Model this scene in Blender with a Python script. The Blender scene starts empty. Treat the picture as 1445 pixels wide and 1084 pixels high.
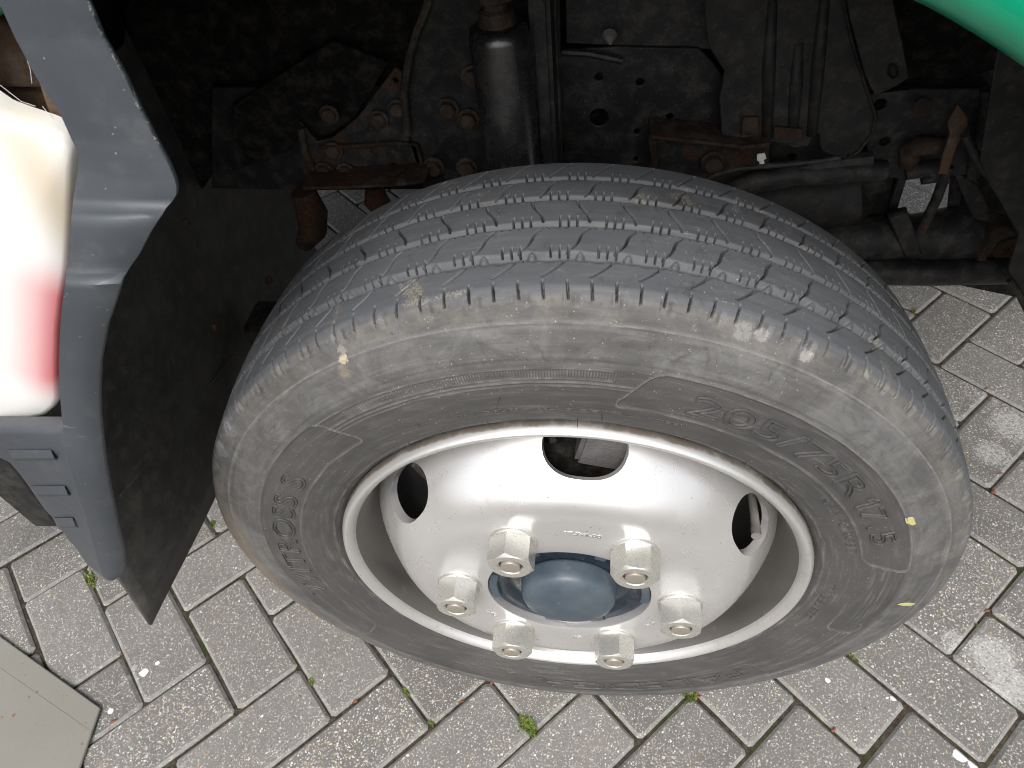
import bpy, bmesh, math, random
import numpy as np
from mathutils import Vector, Matrix
PI = math.pi
random.seed(7)
rng = np.random.default_rng(7)
scene = bpy.context.scene
C = scene.collection

# ------------------------------------------------------------------ camera
CAM = Vector((0.0379288, -0.3797043, 1.0551982))
FW = Vector((-0.1328796, 0.6712005, -0.7292688))
RI = Vector((0.9909468, 0.1041990, -0.0846577))
UP = Vector((-0.0191668, 0.7339159, 0.6789699))
FPX = 1035.15
cd = bpy.data.cameras.new('camera'); cam = bpy.data.objects.new('camera', cd); C.objects.link(cam)
m = Matrix.Identity(4)
for i in range(3):
    m[i][0] = RI[i]; m[i][1] = UP[i]; m[i][2] = -FW[i]; m[i][3] = CAM[i]
cam.matrix_world = m
cd.sensor_width = 36; cd.lens = 36 * FPX / 1445; cd.clip_start = 0.02; cd.clip_end = 300
cd.dof.use_dof = True; cd.dof.focus_distance = 0.74; cd.dof.aperture_fstop = 26.0
scene.camera = cam

# ------------------------------------------------------------------ light: overcast daylight
SUN_EL, SUN_AZ = math.radians(52), math.radians(184)   # azimuth clockwise from +Y
w = bpy.data.worlds.new('World'); scene.world = w; w.use_nodes = True
nt = w.node_tree; bg = nt.nodes['Background']
sky = nt.nodes.new('ShaderNodeTexSky'); sky.sky_type = 'NISHITA'; sky.sun_disc = False
sky.sun_elevation = SUN_EL; sky.sun_rotation = SUN_AZ
sky.air_density = 1.0; sky.dust_density = 4.0; sky.ozone_density = 1.0
hsv = nt.nodes.new('ShaderNodeHueSaturation'); hsv.inputs['Saturation'].default_value = 0.32
nt.links.new(sky.outputs[0], hsv.inputs['Color']); nt.links.new(hsv.outputs[0], bg.inputs[0])
bg.inputs[1].default_value = 0.15
sd = bpy.data.lights.new('sun', 'SUN'); sd.energy = 1.5; sd.angle = math.radians(28); sd.color = (1, .975, .94)
sun = bpy.data.objects.new('sun', sd); C.objects.link(sun)
sv = Vector((math.sin(SUN_AZ) * math.cos(SUN_EL), math.cos(SUN_AZ) * math.cos(SUN_EL), math.sin(SUN_EL)))
sun.rotation_euler = sv.to_track_quat('Z', 'Y').to_euler()
scene.view_settings.view_transform = 'Standard'; scene.view_settings.look = 'None'
scene.view_settings.gamma = 1; scene.view_settings.use_curve_mapping = False
scene.view_settings.exposure = 0.53
scene.render.filter_size = 1.0
try: scene.cycles.filter_width = 1.0
except Exception: pass

# ------------------------------------------------------------------ helpers
def ray(px, py):
    return FW + RI * ((px - 722.5) / FPX) - UP * ((py - 542) / FPX)
def PY(px, py, y):
    r = ray(px, py); return CAM + r * ((y - CAM.y) / r.y)
def PX(px, py, x):
    r = ray(px, py); return CAM + r * ((x - CAM.x) / r.x)
def PZ(px, py, z):
    r = ray(px, py); return CAM + r * ((z - CAM.z) / r.z)

def empty(name, loc=(0, 0, 0), parent=None):
    o = bpy.data.objects.new(name, None); C.objects.link(o); o.location = loc
    o.empty_display_size = .05
    if parent: o.parent = parent
    return o
def tag(o, label, cat, group=None):
    o['label'] = label; o['category'] = cat
    if group: o['group'] = group
    return o
def add(name, me, mat, parent=None, smooth=False):
    o = bpy.data.objects.new(name, me); C.objects.link(o)
    if mat is not None:
        me.materials.clear()
        for k in (mat if isinstance(mat, (list, tuple)) else [mat]): me.materials.append(k)
    if parent: o.parent = parent
    if smooth: me.shade_smooth()
    return o
def mesh(name, v, f):
    me = bpy.data.meshes.new(name); me.from_pydata([tuple(p) for p in v], [], f); me.update(); return me
def bm_mesh(name, bm):
    me = bpy.data.meshes.new(name); bm.normal_update(); bm.to_mesh(me); bm.free(); return me
def smooth_by_angle(me, deg=35):
    me.shade_smooth()
    bm = bmesh.new(); bm.from_mesh(me)
    for e in bm.edges:
        if len(e.link_faces) == 2 and e.calc_face_angle(0) > math.radians(deg): e.smooth = False
    bm.to_mesh(me); bm.free()
def revolve(prof, n=96, center=(0, 0, 0), axis='wheel', t0=0, t1=2 * PI):
    """prof of (off, R); wheel axis: off is towards the viewer (-Y)."""
    full = abs(t1 - t0 - 2 * PI) < 1e-6
    v = []; f = []
    cols = n if full else n + 1
    for i in range(cols):
        t = t0 + (t1 - t0) * i / n
        for (o, R) in prof: v.append((center[0] - R * math.cos(t), center[1] - o, center[2] + R * math.sin(t)))
    k = len(prof)
    for i in range(n):
        j = (i + 1) % cols
        for a in range(k - 1): f.append((i * k + a, j * k + a, j * k + a + 1, i * k + a + 1))
    return v, f
def fix(me):
    bm = bmesh.new(); bm.from_mesh(me); bmesh.ops.remove_doubles(bm, verts=bm.verts, dist=1e-6)
    bmesh.ops.recalc_face_normals(bm, faces=bm.faces); bm.to_mesh(me); bm.free(); return me
def tube(pts, r, n=10, cap=True):
    """tube along a list of points; r number or list"""
    pts = [Vector(p) for p in pts]; v = []; f = []
    rs = r if isinstance(r, (list, tuple)) else [r] * len(pts)
    ref = Vector((0, 0, 1))
    prev = None
    for i, p in enumerate(pts):
        d = (pts[min(i + 1, len(pts) - 1)] - pts[max(i - 1, 0)]).normalized()
        if prev is None:
            a = ref.cross(d)
            if a.length < .1: a = Vector((1, 0, 0)).cross(d)
        else: a = prev - d * prev.dot(d)
        a.normalize(); prev = a; b = d.cross(a)
        for k in range(n):
            t = 2 * PI * k / n; v.append(p + a * (rs[i] * math.cos(t)) + b * (rs[i] * math.sin(t)))
    for i in range(len(pts) - 1):
        for k in range(n):
            k2 = (k + 1) % n; f.append((i * n + k, i * n + k2, (i + 1) * n + k2, (i + 1) * n + k))
    if cap: f.append(tuple(range(n))[::-1]); f.append(tuple((len(pts) - 1) * n + k for k in range(n)))
    return v, f
def plate(name, poly, y, th, mat, parent, holes=(), bev=.0012, dy=None, smooth=False):
    """vertical sheet: polygon of image points carried to the plane at depth y, real thickness th, holes cut."""
    P = [PY(a, b, y) for a, b in poly]
    return plate3(name, [(p.x, p.z) for p in P], y, th, mat, parent,
                  [((PY(hx, hy, y).x, PY(hx, hy, y).z), hr) for hx, hy, hr in holes], bev)
def plate3(name, xz, y, th, mat, parent, holes=(), bev=.0012):
    cu = bpy.data.curves.new(name, 'CURVE'); cu.dimensions = '2D'; cu.fill_mode = 'BOTH'
    cu.extrude = max(th / 2 - bev, 1e-4); cu.bevel_depth = bev; cu.bevel_resolution = 1
    def spl(pts):
        s = cu.splines.new('POLY'); s.points.add(len(pts) - 1)
        for q, (a, b) in zip(s.points, pts): q.co = (a, b, 0, 1)
        s.use_cyclic_u = True
    spl(xz)
    for (hx, hz), hr in holes: spl([(hx + hr * math.cos(k * PI / 8), hz + hr * .97 * math.sin(k * PI / 8)) for k in range(16)])
    t = bpy.data.objects.new('tmp', cu); C.objects.link(t)
    me = bpy.data.meshes.new_from_object(t.evaluated_get(bpy.context.evaluated_depsgraph_get()))
    bpy.data.objects.remove(t); bpy.data.curves.remove(cu)
    me.name = name
    me.transform(Matrix(((1, 0, 0, 0), (0, 0, -1, y + th / 2), (0, 1, 0, 0), (0, 0, 0, 1))))
    return add(name, me, mat, parent)
def boxv(x0, x1, y0, y1, z0, z1, bev=.003):
    bm = bmesh.new(); bmesh.ops.create_cube(bm, size=1)
    for v in bm.verts: v.co = Vector(((x0 + x1) / 2 + v.co.x * (x1 - x0), (y0 + y1) / 2 + v.co.y * (y1 - y0), (z0 + z1) / 2 + v.co.z * (z1 - z0)))
    if bev: bmesh.ops.bevel(bm, geom=bm.edges[:], offset=bev, segments=2, affect='EDGES', clamp_overlap=True)
    return bm
def box(name, x0, x1, y0, y1, z0, z1, mat, parent, bev=.003):
    return add(name, bm_mesh(name, boxv(x0, x1, y0, y1, z0, z1, bev)), mat, parent)

# ------------------------------------------------------------------ materials
class NT:
    def __init__(s, name):
        s.m = bpy.data.materials.new(name); s.m.use_nodes = True; s.t = s.m.node_tree; s.b = s.t.nodes['Principled BSDF']
        s.co = s.t.nodes.new('ShaderNodeTexCoord'); s.src = s.co.outputs['Object']
    def link(s, a, b): s.t.links.new(a, b)
    def n(s, typ, **k):
        nd = s.t.nodes.new(typ)
        for a, b in k.items(): setattr(nd, a, b)
        return nd
    def mathn(s, op, a, b=None, c=None, clamp=False):
        nd = s.n('ShaderNodeMath', operation=op, use_clamp=clamp)
        for i, x in enumerate((a, b, c)):
            if x is None: continue
            if isinstance(x, (int, float)): nd.inputs[i].default_value = x
            else: s.link(x, nd.inputs[i])
        return nd.outputs[0]
    def noise(s, scale, detail=4, rough=.6, vec=None, dist=0):
        nd = s.n('ShaderNodeTexNoise'); nd.inputs['Scale'].default_value = scale; nd.inputs['Detail'].default_value = detail
        nd.inputs['Roughness'].default_value = rough; nd.inputs['Distortion'].default_value = dist
        s.link(vec or s.src, nd.inputs['Vector']); return nd.outputs['Fac']
    def voro(s, scale, vec=None, feature='F1', rnd=1):
        nd = s.n('ShaderNodeTexVoronoi', feature=feature); nd.inputs['Scale'].default_value = scale; nd.inputs['Randomness'].default_value = rnd
        s.link(vec or s.src, nd.inputs['Vector']); return nd
    def ramp(s, fac, stops, interp='LINEAR'):
        nd = s.n('ShaderNodeValToRGB'); cr = nd.color_ramp; cr.interpolation = interp
        while len(cr.elements) < len(stops): cr.elements.new(.5)
        for e, (p, c) in zip(cr.elements, stops):
            e.position = p; e.color = (c, c, c, 1) if isinstance(c, (int, float)) else (*c, 1)
        s.link(fac, nd.inputs[0]); return nd.outputs[0]
    def step(s, fac, a, b):
        nd = s.n('ShaderNodeMapRange', interpolation_type='SMOOTHSTEP'); s.link(fac, nd.inputs[0])
        nd.inputs[1].default_value = a; nd.inputs[2].default_value = b; return nd.outputs[0]
    def mix(s, fac, a, b):
        nd = s.n('ShaderNodeMix', data_type='RGBA')
        if isinstance(fac, (int, float)): nd.inputs[0].default_value = fac
        else: s.link(fac, nd.inputs[0])
        for i, x in ((6, a), (7, b)):
            if isinstance(x, tuple): nd.inputs[i].default_value = (*x, 1)
            else: s.link(x, nd.inputs[i])
        return nd.outputs[2]
    def base(s, c):
        if isinstance(c, tuple): s.b.inputs['Base Color'].default_value = (*c, 1)
        else: s.link(c, s.b.inputs['Base Color'])
    def rough(s, r):
        if isinstance(r, (int, float)): s.b.inputs['Roughness'].default_value = r
        else: s.link(r, s.b.inputs['Roughness'])
    def metal(s, r):
        if isinstance(r, (int, float)): s.b.inputs['Metallic'].default_value = r
        else: s.link(r, s.b.inputs['Metallic'])
    def bump(s, h, strength=.3, dist=.001):
        nd = s.n('ShaderNodeBump'); nd.inputs['Strength'].default_value = strength; nd.inputs['Distance'].default_value = dist
        s.link(h, nd.inputs['Height']); s.link(nd.outputs[0], s.b.inputs['Normal'])
    def spec(s, v): s.b.inputs['Specular IOR Level'].default_value = v

def grimy(name, c, rough=.55, rust=.0, dust=.15, speck=.3, metal=0, seed=0., dustc=(.16, .145, .12), bump=.25, scale=1.0, spec=.5):
    """painted or bare part with dust, rust bloom and fine grit"""
    s = NT(name)
    mp = s.n('ShaderNodeMapping'); mp.inputs['Location'].default_value = (seed, seed * .7, seed * 1.3); s.link(s.co.outputs['Object'], mp.inputs[0]); s.src = mp.outputs[0]
    n1 = s.noise(14 * scale, 6, .65); n2 = s.noise(60 * scale, 5, .7); n3 = s.noise(420 * scale, 3, .6)
    col = s.mix(s.step(n1, .35, .7), tuple(x * .75 for x in c), tuple(min(1, x * 1.25) for x in c))
    col = s.mix(s.mathn('MULTIPLY', s.step(n2, .42, .72), dust), col, dustc)
    rm = None
    if rust > 0:
        rr = s.mathn('ADD', s.mathn('MULTIPLY', n1, .62), s.mathn('MULTIPLY', n2, .38))
        rm = s.step(rr, .68 - rust * .3, .80 - rust * .3)
        rc = s.ramp(n3, [(.3, (.022, .011, .007)), (.5, (.060, .026, .013)), (.7, (.105, .052, .026))])
        col = s.mix(rm, col, rc)
    if speck > 0:
        v = s.voro(800 * scale); vv = s.n('ShaderNodeSeparateColor'); s.link(v.outputs['Color'], vv.inputs[0])
        k = s.mathn('MULTIPLY', s.mathn('GREATER_THAN', vv.outputs[0], 1 - .05 * speck), s.mathn('LESS_THAN', v.outputs['Distance'], .26))
        col = s.mix(s.mathn('MULTIPLY', k, .6), col, (.20, .19, .17))
    s.base(col)
    r = s.mathn('ADD', rough - .1, s.mathn('MULTIPLY', n2, .22))
    if rm is not None: r = s.mathn('ADD', r, s.mathn('MULTIPLY', rm, .3), clamp=True)
    s.rough(r); s.metal(metal); s.spec(spec)
    s.bump(s.mathn('ADD', s.mathn('MULTIPLY', n2, .5), n3), bump, .0012)
    return s.m

M = {}
M['black'] = grimy('black_underbody_paint', (.016, .016, .017), .6, .12, .30, .6, seed=1, spec=.35)
M['black2'] = grimy('black_frame_paint', (.011, .0115, .013), .5, .10, .22, .9, seed=2, spec=.35)
M['blackr'] = grimy('black_paint_with_rust', (.018, .018, .019), .6, .62, .35, .5, seed=3, spec=.3)
M['rust'] = grimy('rusty_steel', (.030, .021, .016), .85, .62, .35, .2, seed=4, bump=.5, spec=.2)
M['rust2'] = grimy('brown_rusted_casting', (.10, .060, .038), .85, .55, .5, .2, seed=9, bump=.6, spec=.2)
M['rubber'] = grimy('black_rubber_sheet', (.060, .059, .057), .5, .0, .4, 1.0, seed=5, dustc=(.16, .145, .115), spec=.4)
M['liner'] = grimy('dusty_black_plastic', (.017, .017, .0175), .62, 0, .35, .5, seed=6, dustc=(.10, .09, .07), spec=.35)
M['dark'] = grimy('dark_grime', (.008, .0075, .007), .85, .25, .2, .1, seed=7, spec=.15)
M['steel'] = grimy('dull_cast_steel', (.16, .15, .15), .38, .12, .3, .3, metal=.75, seed=8, bump=.7)
M['seam'] = grimy('rusty_flange_edge', (.026, .021, .017), .7, .5, .5, 1.0, seed=11, spec=.3)

def green_paint():
    s = NT('green_body_paint'); s.base(s.mix(s.step(s.noise(30, 5), .4, .7), (.0, .30, .155), (.005, .33, .18))); s.rough(.28); s.b.inputs['Coat Weight'].default_value = .5
    s.b.inputs['Coat Roughness'].default_value = .08
    return s.m
M['green'] = green_paint()

def grey_plastic():
    s = NT('grey_textured_plastic'); n1 = s.noise(9, 5); n2 = s.noise(45, 6, .7); n3 = s.noise(900, 2)
    col = s.mix(s.step(n1, .3, .7), (.047, .053, .062), (.060, .067, .077))
    col = s.mix(s.mathn('MULTIPLY', s.step(n2, .5, .78), .35), col, (.13, .135, .135))
    # scratches: stretched noise
    mp = s.n('ShaderNodeMapping'); mp.inputs['Scale'].default_value = (14, 14, 160); mp.inputs['Rotation'].default_value = (.3, .5, .2); s.link(s.co.outputs['Object'], mp.inputs[0])
    sc = s.noise(3.0, 3, .6, vec=mp.outputs[0])
    col = s.mix(s.mathn('MULTIPLY', s.mathn('MULTIPLY', s.step(sc, .66, .72), s.step(n1, .5, .6)), .4), col, (.25, .25, .25))
    v = s.voro(380); vv = s.n('ShaderNodeSeparateColor'); s.link(v.outputs['Color'], vv.inputs[0])
    k = s.mathn('MULTIPLY', s.mathn('GREATER_THAN', vv.outputs[0], .982), s.mathn('LESS_THAN', s.mathn('ADD', v.outputs['Distance'], s.mathn('MULTIPLY', n2, .25)), .30))
    col = s.mix(s.mathn('MULTIPLY', k, .55), col, (.34, .34, .32))
    at = s.n('ShaderNodeAttribute'); at.attribute_name = 'edge'
    w_ = s.mathn('MULTIPLY', s.step(s.mathn('ADD', s.mathn('MULTIPLY', at.outputs['Fac'], .30), s.mathn('MULTIPLY', s.noise(170, 6, .85), .70)), .64, .70), s.step(at.outputs['Fac'], .1, .5))
    col = s.mix(s.mathn('MULTIPLY', w_, .8), col, (.40, .40, .38))
    s.base(col); s.rough(s.mathn('ADD', .40, s.mathn('MULTIPLY', n2, .22))); s.bump(s.mathn('ADD', n3, s.mathn('MULTIPLY', s.noise(6, 3), 2.0)), .12, .0006)
    return s.m
M['plastic'] = grey_plastic()

def tyre_mat():
    s = NT('worn_tyre_rubber')
    sp = s.n('ShaderNodeSeparateXYZ'); s.link(s.co.outputs['Object'], sp.inputs[0])
    R = s.mathn('SQRT', s.mathn('ADD', s.mathn('POWER', sp.outputs[0], 2), s.mathn('POWER', sp.outputs[2], 2)))
    n1 = s.noise(7, 5, .6); n2 = s.noise(38, 6, .7); n3 = s.noise(700, 3, .6); n4 = s.noise(120, 5, .7)
    tread = s.mix(n1, (.078, .083, .091), (.108, .114, .123))
    wall = s.mix(s.step(n1, .3, .7), (.053, .051, .050), (.079, .076, .074))
    col = s.mix(s.step(R, .3665, .3700), wall, tread)
    # pale scuffed band between the rings and brown dust on the buttress
    band = s.mathn('MULTIPLY', s.step(R, .314, .321), s.mathn('SUBTRACT', 1, s.step(R, .3665, .3700)))
    col = s.mix(s.mathn('MULTIPLY', band, s.mathn('ADD', .15, s.mathn('MULTIPLY', s.step(s.noise(22, 6, .75, dist=.8), .35, .75), .65))), col, (.185, .183, .180))
    but = s.mathn('MULTIPLY', s.step(R, .349, .355), s.mathn('SUBTRACT', 1, s.step(R, .3660, .3695)))
    col = s.mix(s.mathn('MULTIPLY', but, s.mathn('MULTIPLY', s.step(n2, .42, .70), .65)), col, (.185, .168, .142))
    # crisp dark rub marks and blotches, pale wear on whatever stands proud
    col = s.mix(s.mathn('MULTIPLY', s.mathn('MULTIPLY', s.step(s.noise(48, 6, .8, dist=1.0), .56, .63), s.step(R, .312, .322)), .55), col, (.060, .058, .056))
    col = s.mix(s.mathn('MULTIPLY', s.step(s.noise(17, 7, .75, dist=.5), .55, .70), .5), col, (.045, .042, .041))
    wa = s.n('ShaderNodeAttribute'); wa.attribute_name = 'proud'
    col = s.mix(s.mathn('MULTIPLY', wa.outputs['Fac'], s.mathn('ADD', .25, s.mathn('MULTIPLY', s.step(n4, .4, .65), .45))), col, (.26, .25, .235))
    # moulding swirl and rubbing that runs round the wall
    ang = s.mathn('ARCTAN2', sp.outputs[2], sp.outputs[0]); cv = s.n('ShaderNodeCombineXYZ'); s.link(s.mathn('MULTIPLY', R, 260), cv.inputs[0]); s.link(s.mathn('MULTIPLY', ang, 5), cv.inputs[1]); s.link(s.mathn('MULTIPLY', sp.outputs[1], 160), cv.inputs[2])
    sw = s.noise(1.0, 5, .7, vec=cv.outputs[0], dist=.3)
    col = s.mix(s.mathn('MULTIPLY', s.step(sw, .50, .74), .45), col, (.180, .174, .166))
    col = s.mix(s.mathn('MULTIPLY', s.step(sw, .50, .28), .4), col, (.058, .055, .053))
    # mud on the lower left shoulder
    lowm = s.mathn('MULTIPLY', s.step(s.mathn('SUBTRACT', s.mathn('MULTIPLY', sp.outputs[0], -1), s.mathn('MULTIPLY', sp.outputs[2], .8)), .20, .36), s.step(R, .328, .352))
    col = s.mix(s.mathn('MULTIPLY', lowm, s.mathn('MULTIPLY', s.step(n4, .35, .6), .8)), col, (.19, .15, .10))
    # dust lying in patches and grit stuck to the tread
    col = s.mix(s.mathn('MULTIPLY', s.step(n2, .55, .8), .35), col, (.15, .145, .135))
    for sc, th, amt in ((560, .975, .7), (900, .965, .6)):
        v = s.voro(sc); vv = s.n('ShaderNodeSeparateColor'); s.link(v.outputs['Color'], vv.inputs[0])
        k = s.mathn('MULTIPLY', s.mathn('GREATER_THAN', vv.outputs[0], th), s.mathn('LESS_THAN', v.outputs['Distance'], .30))
        k = s.mathn('MULTIPLY', k, s.step(n1, .42, .56))
        col = s.mix(s.mathn('MULTIPLY', k, amt), col, (.42, .38, .31))
    # gravelly grit patches on the tread
    v = s.voro(900); vv = s.n('ShaderNodeSeparateColor'); s.link(v.outputs['Color'], vv.inputs[0])
    gp = s.mathn('MULTIPLY', s.mathn('MULTIPLY', s.step(s.noise(26, 3, .5, dist=.6), .62, .70), s.step(R, .368, .371)), s.mathn('GREATER_THAN', vv.outputs[1], .55))
    col = s.mix(s.mathn('MULTIPLY', gp, .5), col, (.30, .27, .20))
    # pale scuffs on the shoulder
    sc1 = s.mathn('MULTIPLY', s.step(s.noise(55, 5, .75, dist=1.5), .63, .70), s.mathn('MULTIPLY', s.step(R, .352, .358), s.mathn('SUBTRACT', 1, s.step(R, .368, .3705))))
    col = s.mix(s.mathn('MULTIPLY', sc1, .55), col, (.28, .27, .25))
    # a few pale chips and scrapes of their own on the shoulder
    for (t_, R_, o_, rad, cc) in ((110.5, .361, .000, .014, (.28, .275, .265)), (112.5, .363, .000, .012, (.32, .31, .30)), (118.5, .360, .000, .011, (.36, .35, .32)), (62.5, .350, .0045, .009, (.62, .54, .38)), (61.5, .341, .0075, .013, (.24, .20, .15)), (63.0, .357, .002, .008, (.32, .30, .27)), (36, .366, -.002, .022, (.22, .225, .235)), (30, .364, -.001, .020, (.20, .205, .215))):
        tt = math.radians(t_); d = s.n('ShaderNodeVectorMath', operation='DISTANCE'); s.link(s.co.outputs['Object'], d.inputs[0]); d.inputs[1].default_value = (-R_ * math.cos(tt), -o_, R_ * math.sin(tt))
        k = s.step(s.mathn('ADD', s.mathn('MULTIPLY', s.mathn('SUBTRACT', 1, s.step(d.outputs['Value'], rad * .2, rad * 1.2)), .42), s.mathn('MULTIPLY', s.noise(210, 7, .9, dist=1.2), .85)), .76, .82)
        col = s.mix(s.mathn('MULTIPLY', k, .65), col, cc)
    s.base(col); s.rough(s.mathn('ADD', .50, s.mathn('MULTIPLY', n2, .30))); s.spec(.5)
    s.bump(s.mathn('ADD', s.mathn('MULTIPLY', n4, .6), s.mathn('MULTIPLY', n3, .4)), .22, .0008)
    return s.m
M['tyre'] = None

def silver(name, c=(.62, .61, .60), rough=.33, stain=.35, dark=0., seed=0, bump=.10):
    s = NT(name)
    mp = s.n('ShaderNodeMapping'); mp.inputs['Location'].default_value = (seed, seed, seed); s.link(s.co.outputs['Object'], mp.inputs[0]); s.src = mp.outputs[0]
    n1 = s.noise(11, 5); n2 = s.noise(60, 6, .7); n3 = s.noise(500, 3); n5 = s.noise(26, 5, .7)
    col = s.mix(s.step(n1, .3, .7), tuple(x * .93 for x in c), c)
    col = s.mix(s.mathn('MULTIPLY', s.step(n2, .58, .78), stain), col, (.42, .35, .26))
    if stain > .1: col = s.mix(s.mathn('MULTIPLY', s.step(n5, .60, .72), stain * .6), col, (.27, .24, .21))
    else: col = s.mix(s.mathn('MULTIPLY', s.step(s.noise(7, 3, .5), .52, .75), .35), col, (.62, .56, .48))
    if seed == 2:      # rust creeping from the tyre edge of the lip
        sp = s.n('ShaderNodeSeparateXYZ'); s.link(s.co.outputs['Object'], sp.inputs[0])
        R = s.mathn('SQRT', s.mathn('ADD', s.mathn('POWER', sp.outputs[0], 2), s.mathn('POWER', sp.outputs[2], 2)))
        e = s.step(s.mathn('ADD', s.mathn('MULTIPLY', s.step(R, .2350, .2379), .55), s.mathn('MULTIPLY', n5, .55)), .66, .84)
        col = s.mix(s.mathn('MULTIPLY', e, .8), col, (.20, .15, .105))
        e = s.step(s.mathn('ADD', s.mathn('MULTIPLY', s.mathn('SUBTRACT', 1, s.step(R, .2240, .2290)), .55), s.mathn('MULTIPLY', n2, .5)), .60, .85)
        col = s.mix(s.mathn('MULTIPLY', e, .25), col, (.30, .25, .20))
    v = s.voro(300); vv = s.n('ShaderNodeSeparateColor'); s.link(v.outputs['Color'], vv.inputs[0])
    k = s.mathn('MULTIPLY', s.mathn('GREATER_THAN', vv.outputs[0], .993), s.mathn('LESS_THAN', v.outputs['Distance'], .25))
    col = s.mix(s.mathn('MULTIPLY', k, .6), col, (.08, .06, .05))
    s.base(col); s.metal(.70); s.rough(s.mathn('ADD', rough - .06, s.mathn('MULTIPLY', n2, .14)))
    s.bump(s.mathn('ADD', s.mathn('MULTIPLY', n3, .35), s.noise(18, 3)), bump, .0008)
    return s.m
M['silver'] = silver('silver_wheel_paint', (.80, .79, .78), .28, .05)
M['lip'] = silver('stained_silver_rim_lip', (.72, .71, .69), .36, .45, seed=2)
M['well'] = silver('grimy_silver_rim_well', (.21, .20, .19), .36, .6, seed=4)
M['nut'] = silver('chipped_silver_nut_paint', (.66, .65, .60), .27, .9, seed=5, bump=.45)
M['stud'] = silver('weathered_stud_end', (.52, .48, .41), .45, .6, seed=6)
def hubpaint():
    s = NT('dark_blue_grey_hub_paint'); n1 = s.noise(25, 5, .7); n2 = s.noise(140, 4)
    col = s.mix(s.step(n1, .3, .75), (.007, .012, .020), (.022, .034, .048))
    col = s.mix(s.mathn('MULTIPLY', s.step(s.noise(70, 5, .7), .6, .75), .6), col, (.16, .13, .10))
    s.base(col); s.rough(s.mathn('ADD', .12, s.mathn('MULTIPLY', n1, .35))); s.bump(s.mathn('ADD', n1, s.mathn('MULTIPLY', n2, .4)), .5, .002); return s.m
M['hub'] = hubpaint()
def cappaint():
    s = NT('dusty_blue_grey_cap'); n1 = s.noise(22, 6, .7)
    col = s.mix(s.step(n1, .35, .7), (.052, .073, .095), (.085, .106, .124))
    col = s.mix(s.mathn('MULTIPLY', s.step(s.noise(90, 5, .75), .60, .74), .5), col, (.26, .22, .16))
    s.base(col); s.rough(s.mathn('ADD', .3, s.mathn('MULTIPLY', n1, .25))); s.bump(s.noise(300, 3), .12, .0006); return s.m
M['cap'] = cappaint()

def lens_mat():
    s = NT('white_lamp_lens_red_towards_its_side')
    def near(px, py, r0, r1, zs):
        c = PY(px, py, -.065); v = s.n('ShaderNodeVectorMath', operation='MULTIPLY'); s.link(s.co.outputs['Object'], v.inputs[0]); v.inputs[1].default_value = (1, 1, zs)
        d = s.n('ShaderNodeVectorMath', operation='DISTANCE'); s.link(v.outputs[0], d.inputs[0]); d.inputs[1].default_value = (c.x, c.y, c.z * zs)
        return s.mathn('SUBTRACT', 1, s.step(d.outputs['Value'], r0, r1))
    col = s.mix(s.mathn('MULTIPLY', near(96, 300, .0, .030, .22), .75), (.86, .85, .82), (.55, .45, .30))
    a_ = PY(101, 415, -.058); b_ = PY(90, 520, -.058); ab = b_ - a_
    v = s.n('ShaderNodeVectorMath', operation='SUBTRACT'); s.link(s.co.outputs['Object'], v.inputs[0]); v.inputs[1].default_value = tuple(a_)
    dt = s.n('ShaderNodeVectorMath', operation='DOT_PRODUCT'); s.link(v.outputs[0], dt.inputs[0]); dt.inputs[1].default_value = tuple(ab / ab.length_squared)
    tt = s.mathn('MULTIPLY', dt.outputs['Value'], 1.0, clamp=True)
    sc = s.n('ShaderNodeVectorMath', operation='SCALE'); sc.inputs[0].default_value = tuple(ab); s.link(tt, sc.inputs['Scale'])
    v2 = s.n('ShaderNodeVectorMath', operation='DISTANCE'); s.link(v.outputs[0], v2.inputs[0]); s.link(sc.outputs[0], v2.inputs[1])
    rd = s.mathn('POWER', s.mathn('SUBTRACT', 1, s.mathn('MULTIPLY', v2.outputs['Value'], 1 / .046, clamp=True)), 1.8)
    col = s.mix(s.mathn('MULTIPLY', rd, 1.15, clamp=True), col, (.72, .05, .09))
    s.base(col); s.rough(.22); s.b.inputs['Subsurface Weight'].default_value = .0
    return s.m
M['lens'] = lens_mat()

def board_mat():
    s = NT('beige_board_with_rust_freckles'); n1 = s.noise(8, 4)
    col = s.mix(n1, (.205, .198, .17), (.25, .24, .21))
    v = s.voro(120); vv = s.n('ShaderNodeSeparateColor'); s.link(v.outputs['Color'], vv.inputs[0])
    k = s.mathn('MULTIPLY', s.mathn('GREATER_THAN', vv.outputs[0], .93), s.mathn('LESS_THAN', s.mathn('ADD', v.outputs['Distance'], s.mathn('MULTIPLY', vv.outputs[1], .2)), .34))
    col = s.mix(s.mathn('MULTIPLY', k, .8), col, (.20, .11, .05))
    v = s.voro(300); vv = s.n('ShaderNodeSeparateColor'); s.link(v.outputs['Color'], vv.inputs[0])
    k = s.mathn('MULTIPLY', s.mathn('GREATER_THAN', vv.outputs[0], .95), s.mathn('LESS_THAN', v.outputs['Distance'], .3))
    col = s.mix(s.mathn('MULTIPLY', k, .6), col, (.22, .13, .06))
    s.base(col); s.rough(.45); return s.m
M['board'] = board_mat()
M['gloss'] = grimy('glossy_black_shock_paint', (.016, .016, .018), .26, .0, .12, 1.6, seed=12, spec=1.0, bump=.10)

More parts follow.
